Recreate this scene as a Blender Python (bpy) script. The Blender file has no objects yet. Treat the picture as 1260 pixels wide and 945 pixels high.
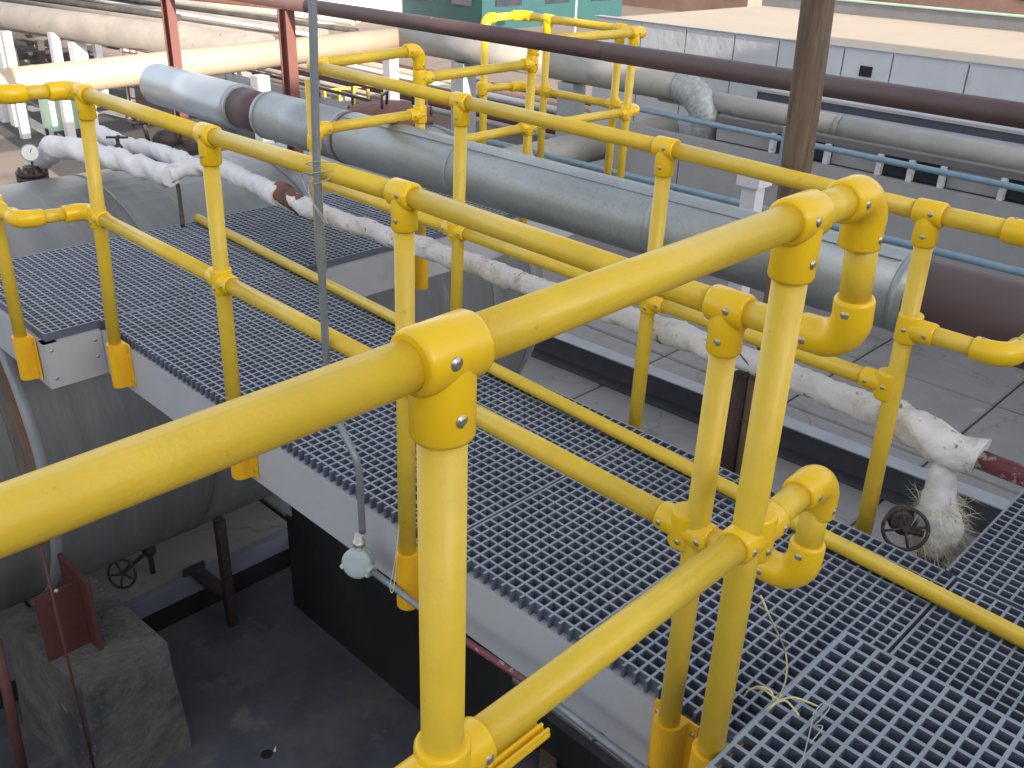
import bpy, math, random
from mathutils import Vector, Matrix, noise
random.seed(7)
scene = bpy.context.scene
R = math.radians

# ------------------------------------------------------------------ camera
cam = bpy.data.cameras.new('camera')
cam_o = bpy.data.objects.new('camera', cam)
scene.collection.objects.link(cam_o)
scene.camera = cam_o
cam.sensor_fit = 'HORIZONTAL'
cam.sensor_width = 36.0
cam.lens = 36.0 * 1172.778 / 1260.0
cam.clip_start = 0.05
cam.clip_end = 2000
def cam_matrix(loc, yaw, pitch, roll):
    y, p, r = R(yaw), R(pitch), R(roll)
    fw = Vector((math.sin(-y) * math.cos(p), math.cos(y) * math.cos(p), math.sin(p)))
    rt = fw.cross(Vector((0, 0, 1))).normalized()
    up = rt.cross(fw)
    rt2 = rt * math.cos(r) + up * math.sin(r)
    up2 = -rt * math.sin(r) + up * math.cos(r)
    m = Matrix((rt2, up2, -fw)).transposed().to_4x4()
    m.translation = Vector(loc)
    return m
cam_o.matrix_world = cam_matrix((-1.413, -3.569, 1.735), -46.205, -26.539, 2.014)

# ------------------------------------------------------------------ light
SUN_TRAVEL = Vector((0.10, 0.95, -0.285)).normalized()
world = bpy.data.worlds.new('World')
scene.world = world
world.use_nodes = True
wn = world.node_tree.nodes
wl = world.node_tree.links
wn.clear()
w_out = wn.new('ShaderNodeOutputWorld')
w_bg = wn.new('ShaderNodeBackground')
w_sky = wn.new('ShaderNodeTexSky')
w_sky.sky_type = 'NISHITA'
w_sky.sun_disc = False
w_sky.sun_elevation = math.asin(-SUN_TRAVEL.z)
w_sky.sun_rotation = math.atan2(-SUN_TRAVEL.x, -SUN_TRAVEL.y)
w_sky.air_density = 1.0
w_sky.dust_density = 2.0
w_sky.ozone_density = 1.0
w_bg.inputs['Strength'].default_value = 0.15
w_hs = wn.new('ShaderNodeHueSaturation')
w_hs.inputs['Saturation'].default_value = 0.34
w_hs.inputs['Value'].default_value = 1.0
wl.new(w_sky.outputs[0], w_hs.inputs['Color'])
wl.new(w_hs.outputs[0], w_bg.inputs['Color'])
wl.new(w_bg.outputs[0], w_out.inputs['Surface'])
sun = bpy.data.lights.new('sun', 'SUN')
sun.energy = 4.0
sun.angle = R(0.5)
sun.color = (1.0, 0.87, 0.72)
sun_o = bpy.data.objects.new('sun', sun)
scene.collection.objects.link(sun_o)
sun_o.rotation_euler = SUN_TRAVEL.to_track_quat('-Z', 'Y').to_euler()
sun_o.location = (0, -20, 12)
scene.view_settings.view_transform = 'Standard'
scene.view_settings.look = 'None'
scene.view_settings.exposure = 1.38
scene.view_settings.gamma = 1.0
scene.view_settings.use_curve_mapping = False

# ------------------------------------------------------------------ materials
def mat(name, col, rough=0.6, metal=0.0, var=0.12, scale=8.0, bump=0.15, bscale=40.0, spots=None, spot_scale=3.0,
        spot_lo=0.55, spot_hi=0.7, stretch=(1, 1, 1), spec=0.5, bdist=0.002, cracks=0):
    m = bpy.data.materials.new(name)
    m.use_nodes = True
    n, l = m.node_tree.nodes, m.node_tree.links
    b = n['Principled BSDF']
    b.inputs['Roughness'].default_value = rough
    b.inputs['Metallic'].default_value = metal
    b.inputs['Specular IOR Level'].default_value = spec
    tc = n.new('ShaderNodeTexCoord')
    mp = n.new('ShaderNodeMapping')
    mp.inputs['Scale'].default_value = stretch
    l.new(tc.outputs['Object'], mp.inputs['Vector'])
    nz = n.new('ShaderNodeTexNoise')
    nz.inputs['Scale'].default_value = scale
    nz.inputs['Detail'].default_value = 6
    nz.inputs['Roughness'].default_value = 0.6
    l.new(mp.outputs[0], nz.inputs['Vector'])
    r = n.new('ShaderNodeValToRGB')
    r.color_ramp.elements[0].position = 0.3
    r.color_ramp.elements[1].position = 0.7
    r.color_ramp.elements[0].color = tuple(c * (1 - var) for c in col) + (1,)
    r.color_ramp.elements[1].color = tuple(min(1, c * (1 + var)) for c in col) + (1,)
    l.new(nz.outputs['Fac'], r.inputs['Fac'])
    out = r.outputs['Color']
    if spots:
        for i, (sc, lo, hi, sp) in enumerate(spots if isinstance(spots, list) else [(spot_scale, spot_lo, spot_hi, spots)]):
            n2 = n.new('ShaderNodeTexNoise')
            n2.inputs['Scale'].default_value = sc
            n2.inputs['Detail'].default_value = 8
            n2.inputs['Roughness'].default_value = 0.65
            l.new(mp.outputs[0], n2.inputs['Vector'])
            r2 = n.new('ShaderNodeMapRange')
            r2.inputs['From Min'].default_value = lo
            r2.inputs['From Max'].default_value = hi
            l.new(n2.outputs['Fac'], r2.inputs['Value'])
            mx = n.new('ShaderNodeMixRGB')
            l.new(r2.outputs[0], mx.inputs['Fac'])
            l.new(out, mx.inputs['Color1'])
            mx.inputs['Color2'].default_value = tuple(sp) + (1,)
            out = mx.outputs['Color']
    if cracks:
        vo = n.new('ShaderNodeTexVoronoi'); vo.feature = 'DISTANCE_TO_EDGE'; vo.inputs['Scale'].default_value = cracks
        wnz = n.new('ShaderNodeTexNoise'); wnz.inputs['Scale'].default_value = 3.0; wnz.inputs['Detail'].default_value = 6
        wmx = n.new('ShaderNodeMixRGB'); wmx.inputs['Fac'].default_value = 0.35
        l.new(mp.outputs[0], wnz.inputs['Vector']); l.new(mp.outputs[0], wmx.inputs['Color1']); l.new(wnz.outputs['Color'], wmx.inputs['Color2'])
        l.new(wmx.outputs['Color'], vo.inputs['Vector'])
        cr_ = n.new('ShaderNodeMapRange'); cr_.inputs['From Min'].default_value = 0.0; cr_.inputs['From Max'].default_value = 0.008
        cr_.inputs['To Min'].default_value = 0.4; cr_.inputs['To Max'].default_value = 0.0
        l.new(vo.outputs['Distance'], cr_.inputs['Value'])
        mx = n.new('ShaderNodeMixRGB'); l.new(cr_.outputs[0], mx.inputs['Fac']); l.new(out, mx.inputs['Color1'])
        mx.inputs['Color2'].default_value = (.07, .065, .06, 1); out = mx.outputs['Color']
    l.new(out, b.inputs['Base Color'])
    if bump:
        nb = n.new('ShaderNodeTexNoise')
        nb.inputs['Scale'].default_value = bscale
        nb.inputs['Detail'].default_value = 5
        l.new(mp.outputs[0], nb.inputs['Vector'])
        bp = n.new('ShaderNodeBump')
        bp.inputs['Strength'].default_value = bump
        bp.inputs['Distance'].default_value = bdist
        l.new(nb.outputs['Fac'], bp.inputs['Height'])
        l.new(bp.outputs[0], b.inputs['Normal'])
    return m

M = {}
M['tube'] = mat('yellow_tube', (0.72, 0.49, 0.038), 0.36, var=0.07, scale=14, bump=0.25, bscale=220, stretch=(1, 1, 1),
                spots=[(30, 0.66, 0.74, (0.50, 0.31, 0.05)), (5, 0.55, 0.75, (0.76, 0.52, 0.07))])
M['fitting'] = mat('yellow_fitting', (0.84, 0.53, 0.010), 0.28, var=0.05, scale=9, bump=0.08, bscale=60,
                   spots=[(40, 0.70, 0.76, (0.5, 0.3, 0.04))])
M['bracket'] = mat('orange_bracket', (0.80, 0.43, 0.01), 0.4, var=0.07, scale=12, bump=0.1)
M['steel'] = mat('bolt_steel', (0.5, 0.47, 0.43), 0.35, metal=0.8, var=0.2, scale=90)
M['lit_top'] = mat('dusty_lit_top', (0.25, 0.282, 0.335), 0.55, var=0.16, scale=5, bump=0.4, bscale=180,
                   spots=[(2.2, 0.60, 0.76, (0.40, 0.43, 0.48)), (45, 0.64, 0.71, (0.55, 0.56, 0.58)), (1.3, .6, .7, (.20, .23, .31))])  # dust specks over a base painted paler to stand for light on the tops
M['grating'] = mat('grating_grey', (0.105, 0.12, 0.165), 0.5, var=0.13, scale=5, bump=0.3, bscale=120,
                   spots=[(2.2, 0.62, 0.76, (0.17, 0.19, 0.25))])  # body colour darkened to stand for shade inside the cells
M['beam'] = mat('pale_grey_beam', (0.44, 0.445, 0.47), 0.5, var=0.05, scale=6, bump=0.1,
                spots=[(3, 0.58, 0.75, (0.34, 0.34, 0.37)), (50, 0.68, 0.72, (0.55, 0.55, 0.55))])
M['clad'] = mat('aluminium_cladding', (0.36, 0.39, 0.405), 0.44, metal=0.5, var=0.12, scale=5, bump=0.35, bscale=25,
                bdist=0.004, spots=[(70, 0.52, 0.66, (0.30, 0.33, 0.34)), (4, 0.6, 0.72, (0.38, 0.38, 0.37)), (9, .68, .71, (.25, .17, .15))])
M['clad_bright'] = mat('bright_cladding', (0.50, 0.54, 0.60), 0.38, metal=0.6, var=0.06, scale=4, bump=0.25, bscale=14, bdist=0.004)
M['rust_pipe'] = mat('brown_pipe', (0.105, 0.062, 0.062), 0.55, var=0.15, scale=6, bump=0.3, bscale=60,
                     spots=[(7, 0.68, 0.72, (0.3, 0.2, 0.18))])
M['rust'] = mat('rust', (0.16, 0.07, 0.05), 0.8, var=0.35, scale=15, bump=0.5, bscale=50)
M['red_steel'] = mat('red_oxide_steel', (0.10, 0.032, 0.028), 0.6, var=0.2, scale=10, bump=0.2)
M['red_far'] = mat('red_steel_post', (0.17, 0.065, 0.055), 0.6, var=0.1, scale=10)
M['wrap'] = mat('white_wrap', (0.70, 0.68, 0.68), 0.85, var=0.10, scale=14, bump=0.8, bscale=45, bdist=0.006,
                spots=[(6, 0.56, 0.70, (0.42, 0.35, 0.27)), (22, 0.60, 0.66, (0.22, 0.17, 0.14))])
M['wrap_clean'] = mat('lilac_white_wrap', (0.68, 0.665, 0.69), 0.8, var=0.08, scale=10, bump=0.8, bscale=30, bdist=0.008,
                      spots=[(5, 0.66, 0.74, (0.42, 0.38, 0.36))])
M['fibre'] = mat('glass_fibre', (0.66, 0.60, 0.46), 0.8, var=0.15, scale=30, bump=0)
M['maroon'] = mat('maroon_pipe', (0.17, 0.045, 0.055), 0.5, var=0.2, scale=20, bump=0.3, spots=[(18, 0.56, 0.60, (0.45, 0.38, 0.33))])
M['dark_metal'] = mat('dark_rusty_iron', (0.055, 0.043, 0.042), 0.6, metal=0.3, var=0.4, scale=30, bump=0.4, bscale=90,
                      spots=[(20, 0.6, 0.7, (0.12, 0.06, 0.035))])
M['tank'] = mat('weathered_tank', (0.225, 0.23, 0.235), 0.46, metal=0.35, var=0.22, scale=2.0, bump=0.3, bscale=14, bdist=0.006,
                stretch=(3.0, 0.35, 0.35),
                spots=[(2.2, 0.52, 0.66, (0.28, 0.27, 0.25)), (5, 0.6, 0.68, (0.36, 0.33, 0.29)), (3, 0.63, 0.72, (0.24, 0.13, 0.09))])
M['tank_top'] = mat('tank_band', (0.32, 0.34, 0.36), 0.5, metal=0.2, var=0.12, scale=2, bump=0.3, bscale=14)
M['orange_stain'] = mat('rusty_band', (0.17, 0.145, 0.13), 0.7, var=0.4, scale=6, bump=0.4, stretch=(5, .5, .5), spots=[(3, .5, .6, (.20, .09, .05))])
M['concrete'] = mat('concrete', (0.25, 0.24, 0.238), 0.9, var=0.12, scale=2.2, bump=0.5, bscale=18, bdist=0.01,
                    spots=[(1.1, 0.52, 0.66, (0.21, 0.20, 0.20)), (7, 0.64, 0.70, (0.15, 0.145, 0.145)), (2.7, 0.62, 0.70, (0.34, 0.32, 0.30))], cracks=.8)
M['concrete_gap'] = mat('gap_dirt', (0.06, 0.057, 0.055), 0.95, var=0.2, scale=3)
M['pier'] = mat('dirty_pier_concrete', (0.13, 0.12, 0.108), 0.9, var=0.3, scale=5, bump=0.8, bscale=22, bdist=0.02,
                spots=[(2.2, 0.48, 0.62, (0.055, 0.055, 0.062)), (9, 0.62, 0.7, (0.26, 0.24, 0.21))])
M['curb'] = mat('blue_grey_kerb', (0.17, 0.18, 0.23), 0.8, var=0.1, scale=5, bump=0.3)
M['pit'] = mat('wet_pit_floor', (0.095, 0.097, 0.115), 0.20, var=0.3, scale=1.6, bump=0.25, bscale=7, bdist=0.01,
               spots=[(1.3, 0.46, 0.66, (0.15, 0.14, 0.14)), (3, 0.58, 0.7, (0.17, 0.16, 0.165)), (2.2, 0.66, 0.72, (0.03, 0.025, 0.025))])
M['black_wall'] = mat('black_stained_wall', (0.012, 0.011, 0.013), 0.8, var=0.5, scale=2.5, bump=0.5, bscale=10, bdist=0.01,
                      stretch=(1, 1, .3), spots=[(2.0, 0.58, 0.7, (0.03, 0.027, 0.022))])
M['channel'] = mat('dark_channel', (0.075, 0.08, 0.095), 0.5, var=0.15, scale=6, bump=0.15)
M['channel_top'] = mat('channel_flange', (0.30, 0.32, 0.35), 0.5, var=0.12, scale=6, bump=0.15)
M['wood'] = mat('weathered_timber', (0.145, 0.10, 0.07), 0.85, var=0.4, scale=9, bump=0.9, bscale=30, bdist=0.006,
                stretch=(7, 7, .5), spots=[(14, 0.60, 0.68, (0.05, 0.035, 0.028))])
M['dark_wood'] = mat('dark_timber', (0.07, 0.045, 0.042), 0.85, var=0.4, scale=9, bump=0.9, bscale=30, bdist=0.005,
                     stretch=(7, 7, .6), spots=[(5, 0.64, 0.70, (0.11, 0.07, 0.05))])
M['conduit'] = mat('galvanised_conduit', (0.25, 0.28, 0.31), 0.45, metal=0.4, var=0.12, scale=16, bump=0.2, bscale=80,
                   spots=[(9, 0.66, 0.72, (0.16, 0.10, 0.09))])
M['jbox'] = mat('mint_enamel', (0.40, 0.47, 0.47), 0.4, var=0.06, scale=14, bump=0.15, spots=[(25, 0.66, 0.72, (0.25, 0.2, 0.18))])
M['wire'] = mat('tie_wire', (0.42, 0.42, 0.45), 0.4, metal=0.6, var=0.1)
M['cord'] = mat('pale_yellow_cord', (0.62, 0.56, 0.30), 0.7, var=0.1)
M['cream'] = mat('cream_pipe', (0.44, 0.345, 0.26), 0.6, var=0.06, scale=1.5, bump=0.2, bscale=8,
                 spots=[(1.4, 0.56, 0.7, (0.42, 0.33, 0.25))])
M['grey_pipe'] = mat('grey_clad_pipe', (0.33, 0.32, 0.29), 0.55, metal=0.1, var=0.12, scale=2.5, bump=0.35, bscale=12, bdist=0.008,
                     spots=[(3, 0.6, 0.7, (0.26, 0.24, 0.22))])
M['ribbed'] = mat('banded_elbow', (0.34, 0.36, 0.36), 0.5, metal=0.3, var=0.25, scale=14, bump=0.4)
M['wall_panel'] = mat('pale_wall_panel', (0.52, 0.53, 0.56), 0.75, var=0.06, scale=2, bump=0.6, bscale=5, bdist=0.02,
                      spots=[(2.2, 0.62, 0.7, (0.44, 0.45, 0.47))])
M['low_wall'] = mat('grey_low_wall', (0.35, 0.345, 0.345), 0.85, var=0.08, scale=2, bump=0.3, spots=[(1.5, 0.56, 0.7, (0.29, 0.28, 0.28))])
M['roof'] = mat('pale_roof', (0.43, 0.36, 0.29), 0.9, var=0.05, scale=.8, bump=0.3, bscale=4)
M['rack_pipe'] = mat('dusty_rack_pipe', (0.22, 0.20, 0.185), 0.7, var=0.15, scale=1.5, bump=0.3, spots=[(1.2, .55, .7, (.17, .15, .14)), (6, .66, .7, (.12, .09, .08))])
M['parapet'] = mat('grey_parapet', (0.22, 0.22, 0.23), 0.8, var=.1, scale=2)
M['dark_trim'] = mat('dark_slate_strip', (0.06, 0.065, 0.085), 0.7, var=0.15, scale=3)
M['lilac'] = mat('lilac_ledge', (0.40, 0.41, 0.45), 0.7, var=0.1, scale=3, spots=[(3, 0.62, 0.7, (0.22, 0.23, 0.28))])
M['pale_trim'] = mat('pale_trim', (0.38, 0.37, 0.37), 0.7, var=0.08, scale=3)
M['brownish'] = mat('brown_grey_face', (0.16, 0.14, 0.14), 0.85, var=0.12, scale=3)
M['window'] = mat('dark_window_glass', (0.03, 0.035, 0.05), 0.15, var=0.2, scale=3, bump=0)
M['white'] = mat('white_paint', (0.72, 0.71, 0.73), 0.6, var=0.06, scale=3, spots=[(14, 0.63, 0.70, (0.4, 0.38, 0.36))])
M['white_far'] = mat('white_far_paint', (0.58, 0.56, 0.58), 0.6, var=0.05, scale=1)
M['blue'] = mat('blue_conduit', (0.20, 0.30, 0.38), 0.5, var=0.15, scale=8, bump=0.1, spots=[(6, 0.64, 0.7, (0.22, 0.26, 0.28))])
M['mint'] = mat('mint_cabinet_paint', (0.42, 0.58, 0.47), 0.5, var=0.05, scale=3)
M['teal'] = mat('teal_cladding', (0.01, 0.06, 0.065), 0.6, var=0.1, scale=2)
M['ground'] = mat('bare_ground', (0.24, 0.19, 0.16), 0.95, var=0.15, scale=.25, bump=0.4, bscale=3, bdist=0.03,
                  spots=[(.5, 0.55, 0.7, (0.16, 0.13, 0.115))])
M['asphalt'] = mat('asphalt', (0.075, 0.068, 0.068), 0.9, var=0.12, scale=1.2, bump=0.3, bscale=20)
M['mark'] = mat('road_mark_white', (0.7, 0.66, 0.6), 0.8, var=0.12, scale=3)
M['dark_gear'] = mat('dark_machinery', (0.05, 0.045, 0.042), 0.7, var=0.5, scale=3)
M['peach'] = mat('peach_wall', (0.52, 0.36, 0.27), 0.85, var=0.1, scale=.6)
M['brown_wall'] = mat('brown_brick', (0.26, 0.17, 0.14), 0.9, var=0.2, scale=.8)
M['black'] = mat('black_hole', (0.01, 0.01, 0.01), 0.8)
M['dial'] = mat('dial_face', (0.62, 0.62, 0.58), 0.3, var=0.08, scale=60)
M['yellow_far'] = mat('far_yellow_paint', (0.6, 0.38, 0.03), 0.6)

# ------------------------------------------------------------------ helpers
COL = scene.collection
def tag(o, label=None, cat=None, group=None, kind=None):
    if label: o['label'] = label
    if cat: o['category'] = cat
    if group: o['group'] = group
    if kind: o['kind'] = kind
    return o
def thing(name, label, cat, loc=(0, 0, 0), group=None):
    o = bpy.data.objects.new(name, None)
    COL.objects.link(o)
    o.location = loc
    o.empty_display_size = 0.1
    return tag(o, label, cat, group)
def V(p): return Vector(p)
def frame(d):
    d = V(d).normalized()
    a = Vector((0, 0, 1)) if abs(d.z) < 0.9 else Vector((1, 0, 0))
    u = d.cross(a).normalized()
    return u, d.cross(u).normalized()
class MB:
    def __init__(s): s.v = []; s.f = []; s.sm = []
    def _add(s, vs, fs, smooth=False):
        o = len(s.v); s.v += [tuple(v) for v in vs]
        for f in fs: s.f.append(tuple(i + o for i in f)); s.sm.append(smooth)
        return s
    def box(s, a, b):
        x0, y0, z0 = (min(a[i], b[i]) for i in range(3)); x1, y1, z1 = (max(a[i], b[i]) for i in range(3))
        return s._add([(x0,y0,z0),(x1,y0,z0),(x1,y1,z0),(x0,y1,z0),(x0,y0,z1),(x1,y0,z1),(x1,y1,z1),(x0,y1,z1)],
                      [(0,3,2,1),(4,5,6,7),(0,1,5,4),(1,2,6,5),(2,3,7,6),(3,0,4,7)])
    def bar(s, p0, p1, w, h, up=(0, 0, 1)):
        p0, p1 = V(p0), V(p1); d = (p1 - p0).normalized()
        u = d.cross(V(up))
        u = u.normalized() if u.length > 1e-4 else frame(d)[0]
        n = u.cross(d).normalized()
        c = [u*w/2*a + n*h/2*b for a, b in ((-1,-1),(1,-1),(1,1),(-1,1))]
        return s._add([p0+k for k in c] + [p1+k for k in c], [(3,2,1,0),(4,5,6,7),(0,1,5,4),(1,2,6,5),(2,3,7,6),(3,0,4,7)])
    def rings(s, rings, caps=True, smooth=True):
        n = len(rings[0]); vs = [p for r in rings for p in r]; fs = []
        for i in range(len(rings) - 1):
            for j in range(n):
                k = (j + 1) % n
                fs.append((i*n+j, i*n+k, (i+1)*n+k, (i+1)*n+j))
        s._add(vs, fs, smooth)
        if caps:
            o = len(s.v) - len(vs)
            s.f.append(tuple(o + j for j in range(n))[::-1]); s.sm.append(False)
            s.f.append(tuple(o + (len(rings)-1)*n + j for j in range(n))); s.sm.append(False)
        return s
    def cyl(s, p0, p1, r0, r1=None, n=20, caps=True):
        p0, p1 = V(p0), V(p1); r1 = r0 if r1 is None else r1
        u, w = frame(p1 - p0)
        rg = []
        for p, r in ((p0, r0), (p1, r1)):
            rg.append([p + (u*math.cos(2*math.pi*j/n) + w*math.sin(2*math.pi*j/n))*r for j in range(n)])
        return s.rings(rg, caps)
    def lathe(s, p0, d, prof, n=20):
        """prof: list of (distance along d, radius)"""
        p0, d = V(p0), V(d).normalized(); u, w = frame(d)
        return s.rings([[p0 + d*t + (u*math.cos(2*math.pi*j/n) + w*math.sin(2*math.pi*j/n))*max(r, 1e-4) for j in range(n)] for t, r in prof])
    def sweep(s, pts, r, n=16, rf=None):
        pts = [V(p) for p in pts]; u = None; rg = []
        for i, p in enumerate(pts):
            d = (pts[min(i+1, len(pts)-1)] - pts[max(i-1, 0)]).normalized()
            if u is None: u, w = frame(d)
            else:
                u = (u - d*u.dot(d)).normalized(); w = d.cross(u)
            if i == 0: w = d.cross(u)
            ring = []
            for j in range(n):
                a = 2*math.pi*j/n
                rr = rf(i, a, p) if rf else (r[i] if isinstance(r, (list, tuple)) else r)
                ring.append(p + (u*math.cos(a) + w*math.sin(a))*rr)
            rg.append(ring)
        return s.rings(rg)
    def torus(s, c, nrm, R_, r, n=28, m=8, a0=0, a1=2*math.pi):
        c, u_w = V(c), frame(nrm); pts = []
        full = abs(a1 - a0 - 2*math.pi) < 1e-3
        for i in range(n + 1):
            a = a0 + (a1-a0)*i/n
            pts.append(c + (u_w[0]*math.cos(a) + u_w[1]*math.sin(a))*R_)
        return s.sweep(pts, r, m)
    def ball(s, c, r, n=12, sc=(1, 1, 1)):
        c = V(c); rg = []
        for i in range(n // 2 + 1):
            t = math.pi*i/(n//2); rr = max(math.sin(t), 1e-3)*r
            rg.append([c + Vector((rr*math.cos(2*math.pi*j/n)*sc[0], rr*math.sin(2*math.pi*j/n)*sc[1], -math.cos(t)*r*sc[2])) for j in range(n)])
        return s.rings(rg)
    def prism(s, poly, z0, z1):
        n = len(poly); vs = [(x, y, z0) for x, y in poly] + [(x, y, z1) for x, y in poly]
        fs = [tuple(range(n))[::-1], tuple(range(n, 2*n))] + [(i, (i+1) % n, n+(i+1) % n, n+i) for i in range(n)]
        return s._add(vs, fs)
    def mesh(s, name, m, off=(0, 0, 0)):
        me = bpy.data.meshes.new(name)
        o = V(off)
        me.from_pydata([tuple(V(v) - o) for v in s.v], [], s.f)
        me.polygons.foreach_set('use_smooth', s.sm)
        me.materials.append(m)
        me.update()
        return me
    def build(s, name, m, parent=None, loc=None):
        """world coordinates in, one object out"""
        base = V(loc) if loc is not None else (wl_of(parent) if parent else Vector())
        me = s.mesh(name, m, base)
        o = bpy.data.objects.new(name, me)
        COL.objects.link(o)
        if parent:
            o.parent = parent
            o.location = base - wl_of(parent)
        else: o.location = base
        return o
def wl_of(o):
    p = Vector()
    while o:
        p += V(o.location); o = o.parent
    return p
def inst(name, me, parent, mtx):
    """object sharing mesh me; mtx in world space; parents are unrotated"""
    o = bpy.data.objects.new(name, me)
    COL.objects.link(o)
    o.parent = parent
    m = mtx.copy(); m.translation = m.translation - wl_of(parent)
    o.matrix_basis = m
    return o
def axes(loc, x, z):
    x = V(x).normalized(); z = V(z); z = (z - x*z.dot(x)).normalized(); y = z.cross(x)
    m = Matrix((x, y, z)).transposed().to_4x4(); m.translation = V(loc)
    return m
def lerp(a, b, t): return V(a).lerp(V(b), t)
def path(pts, step=0.02):
    out = [V(pts[0])]
    for a, b in zip(pts, pts[1:]):
        a, b = V(a), V(b); k = max(1, int((b-a).length/step))
        for i in range(1, k+1): out.append(a.lerp(b, i/k))
    return out
def smooth_path(pts, sub=8):
    P = [V(p) for p in pts]; P = [P[0]*2-P[1]] + P + [P[-1]*2-P[-2]]; out = []
    for i in range(1, len(P)-2):
        for k in range(sub):
            t = k/sub; a, b, c, d = P[i-1], P[i], P[i+1], P[i+2]
            out.append(0.5*((2*b) + (c-a)*t + (2*a-5*b+4*c-d)*t*t + (3*b-a-3*c+d)*t**3))
    out.append(P[-2]); return out

# ------------------------------------------------------------------ handrail parts
TR_, FR = 0.0250, 0.0325
def sleeve(mb, p0, p1, r=FR, n=28):
    p0, p1 = V(p0), V(p1); L = (p1-p0).length; e = 0.006
    mb.lathe(p0, p1-p0, [(0, r-.005), (0.0015, r-.002), (e, r), (L-e, r), (L-.0015, r-.002), (L, r-.005)], n)
def tee_mesh():
    mb = MB(); sleeve(mb, (-.039, 0, 0), (.039, 0, 0), FR+.001); sleeve(mb, (0, 0, .0), (0, 0, -.088))
    return mb.mesh('tee_fitting', M['fitting'])
def cross_mesh():
    mb = MB(); sleeve(mb, (-.062, 0, 0), (.062, 0, 0), FR-.001); sleeve(mb, (0, 0, .042), (0, 0, -.042), FR+.001)
    return mb.mesh('cross_fitting', M['fitting'])
def side_mesh():
    mb = MB(); sleeve(mb, (0, 0, 0), (.075, 0, 0), FR-.001); sleeve(mb, (0, 0, .042), (0, 0, -.042), FR+.001)
    return mb.mesh('side_outlet_fitting', M['fitting'])
BEND = 0.052
def elbow_mesh():
    # from +X arm round to -Z arm, corner at the origin
    mb = MB(); arm = 0.088; pts = [(arm, 0, 0), (arm-.0015, 0, 0), (arm-.006, 0, 0), (BEND, 0, 0)]
    rad = [FR-.005, FR-.002, FR, FR]
    for i in range(1, 10):
        a = math.pi/2*i/10; pts.append((BEND-BEND*math.sin(a), 0, -BEND+BEND*math.cos(a))); rad.append(FR+.001)
    pts += [(0, 0, -BEND), (0, 0, -arm+.006), (0, 0, -arm+.0015), (0, 0, -arm)]; rad += [FR, FR, FR-.002, FR-.005]
    mb.sweep(pts, rad, 28)
    return mb.mesh('elbow_fitting', M['fitting'])
def bracket_mesh():
    # post at origin, back plate towards +X, top at z=0, bottom at z=-.19
    poly = [(.035, -.060), (.035, .060), (.028, .060), (.028, .036), (.012, .0335)]
    for i in range(1, 12):
        a = math.pi/2 + math.pi*i/12; poly.append((.0335*math.cos(a), .0335*math.sin(a)))
    poly += [(.012, -.0335), (.028, -.036), (.028, -.060)]
    return MB().prism(poly, -.19, 0).mesh('base_bracket', M['bracket'])
def bolt_mesh():
    mb = MB(); mb.lathe((0, 0, 0), (0, 0, 1), [(0, .0072), (.0008, .0072), (.0009, .0050), (.0022, .0044), (.0026, .0022)], 10)
    return mb.mesh('bolt', M['steel'])
ME = dict(tee=tee_mesh(), cross=cross_mesh(), side=side_mesh(), elbow=elbow_mesh(), bracket=bracket_mesh(), bolt=bolt_mesh())
def bolt_on(parent, local, nrm):
    """bolt in the parent's local frame"""
    o = bpy.data.objects.new('bolt', ME['bolt']); COL.objects.link(o); o.parent = parent
    m = V(nrm).to_track_quat('Z', 'Y').to_matrix().to_4x4(); m.translation = V(local); o.matrix_basis = m
TUBES, ELBOWS = [], []
def tube(root, a, b, name='rail', r=TR_): TUBES.append((root, V(a), V(b), name, r))
def flush_tubes():
    for root, a, b, name, r in TUBES:
        d = (b-a).normalized()
        ta = .058 if any((a-e).length < .02 for e in ELBOWS) else 0
        tb = .058 if any((b-e).length < .02 for e in ELBOWS) else 0
        MB().cyl(a+d*ta, b-d*tb, r, n=28).build(name, M['tube'], root)
def tee(root, p, rail, post):
    post = V(post)
    o = inst('tee_fitting', ME['tee'], root, axes(p, rail, -post))
    for s in (-1, 1):
        bolt_on(o, (0.012, s*(FR+.0005), .004), (0, s, 0)); bolt_on(o, (0.004, s*(FR-.001), -.058), (0, s, 0))
    return o
def cross(root, p, rail, post):
    o = inst('cross_fitting', ME['cross'], root, axes(p, rail, -V(post)))
    for s in (-1, 1):
        bolt_on(o, (.047, s*(FR-.002), 0), (0, s, 0)); bolt_on(o, (-.047, s*(FR-.002), 0), (0, s, 0))
        bolt_on(o, (0.004, s*(FR), -.020), (0, s, 0))
    return o
def side(root, p, rail, post):
    o = inst('side_outlet_fitting', ME['side'], root, axes(p, rail, -V(post)))
    for s in (-1, 1):
        bolt_on(o, (.056, s*(FR-.002), 0), (0, s, 0)); bolt_on(o, (0.0, s*(FR), 0), (0, s, 0))
    return o
def elbow(root, p, d1, d2):
    """arms leave p along d1 and d2"""
    ELBOWS.append(V(p))
    o = inst('elbow_fitting', ME['elbow'], root, axes(p, d1, -V(d2)))
    for s in (-1, 1):
        bolt_on(o, (.068, s*(FR-.001), 0), (0, s, 0)); bolt_on(o, (0, s*(FR-.001), -.068), (0, s, 0))
    return o
def base(root, p, back):
    o = inst('base_bracket', ME['bracket'], root, axes(p, back, (0, 0, 1)))
    for s in (-1, 1):
        for z in (-.03, -.16): bolt_on(o, (.0278, s*.048, z), (-1, 0, 0))
    return o

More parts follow.
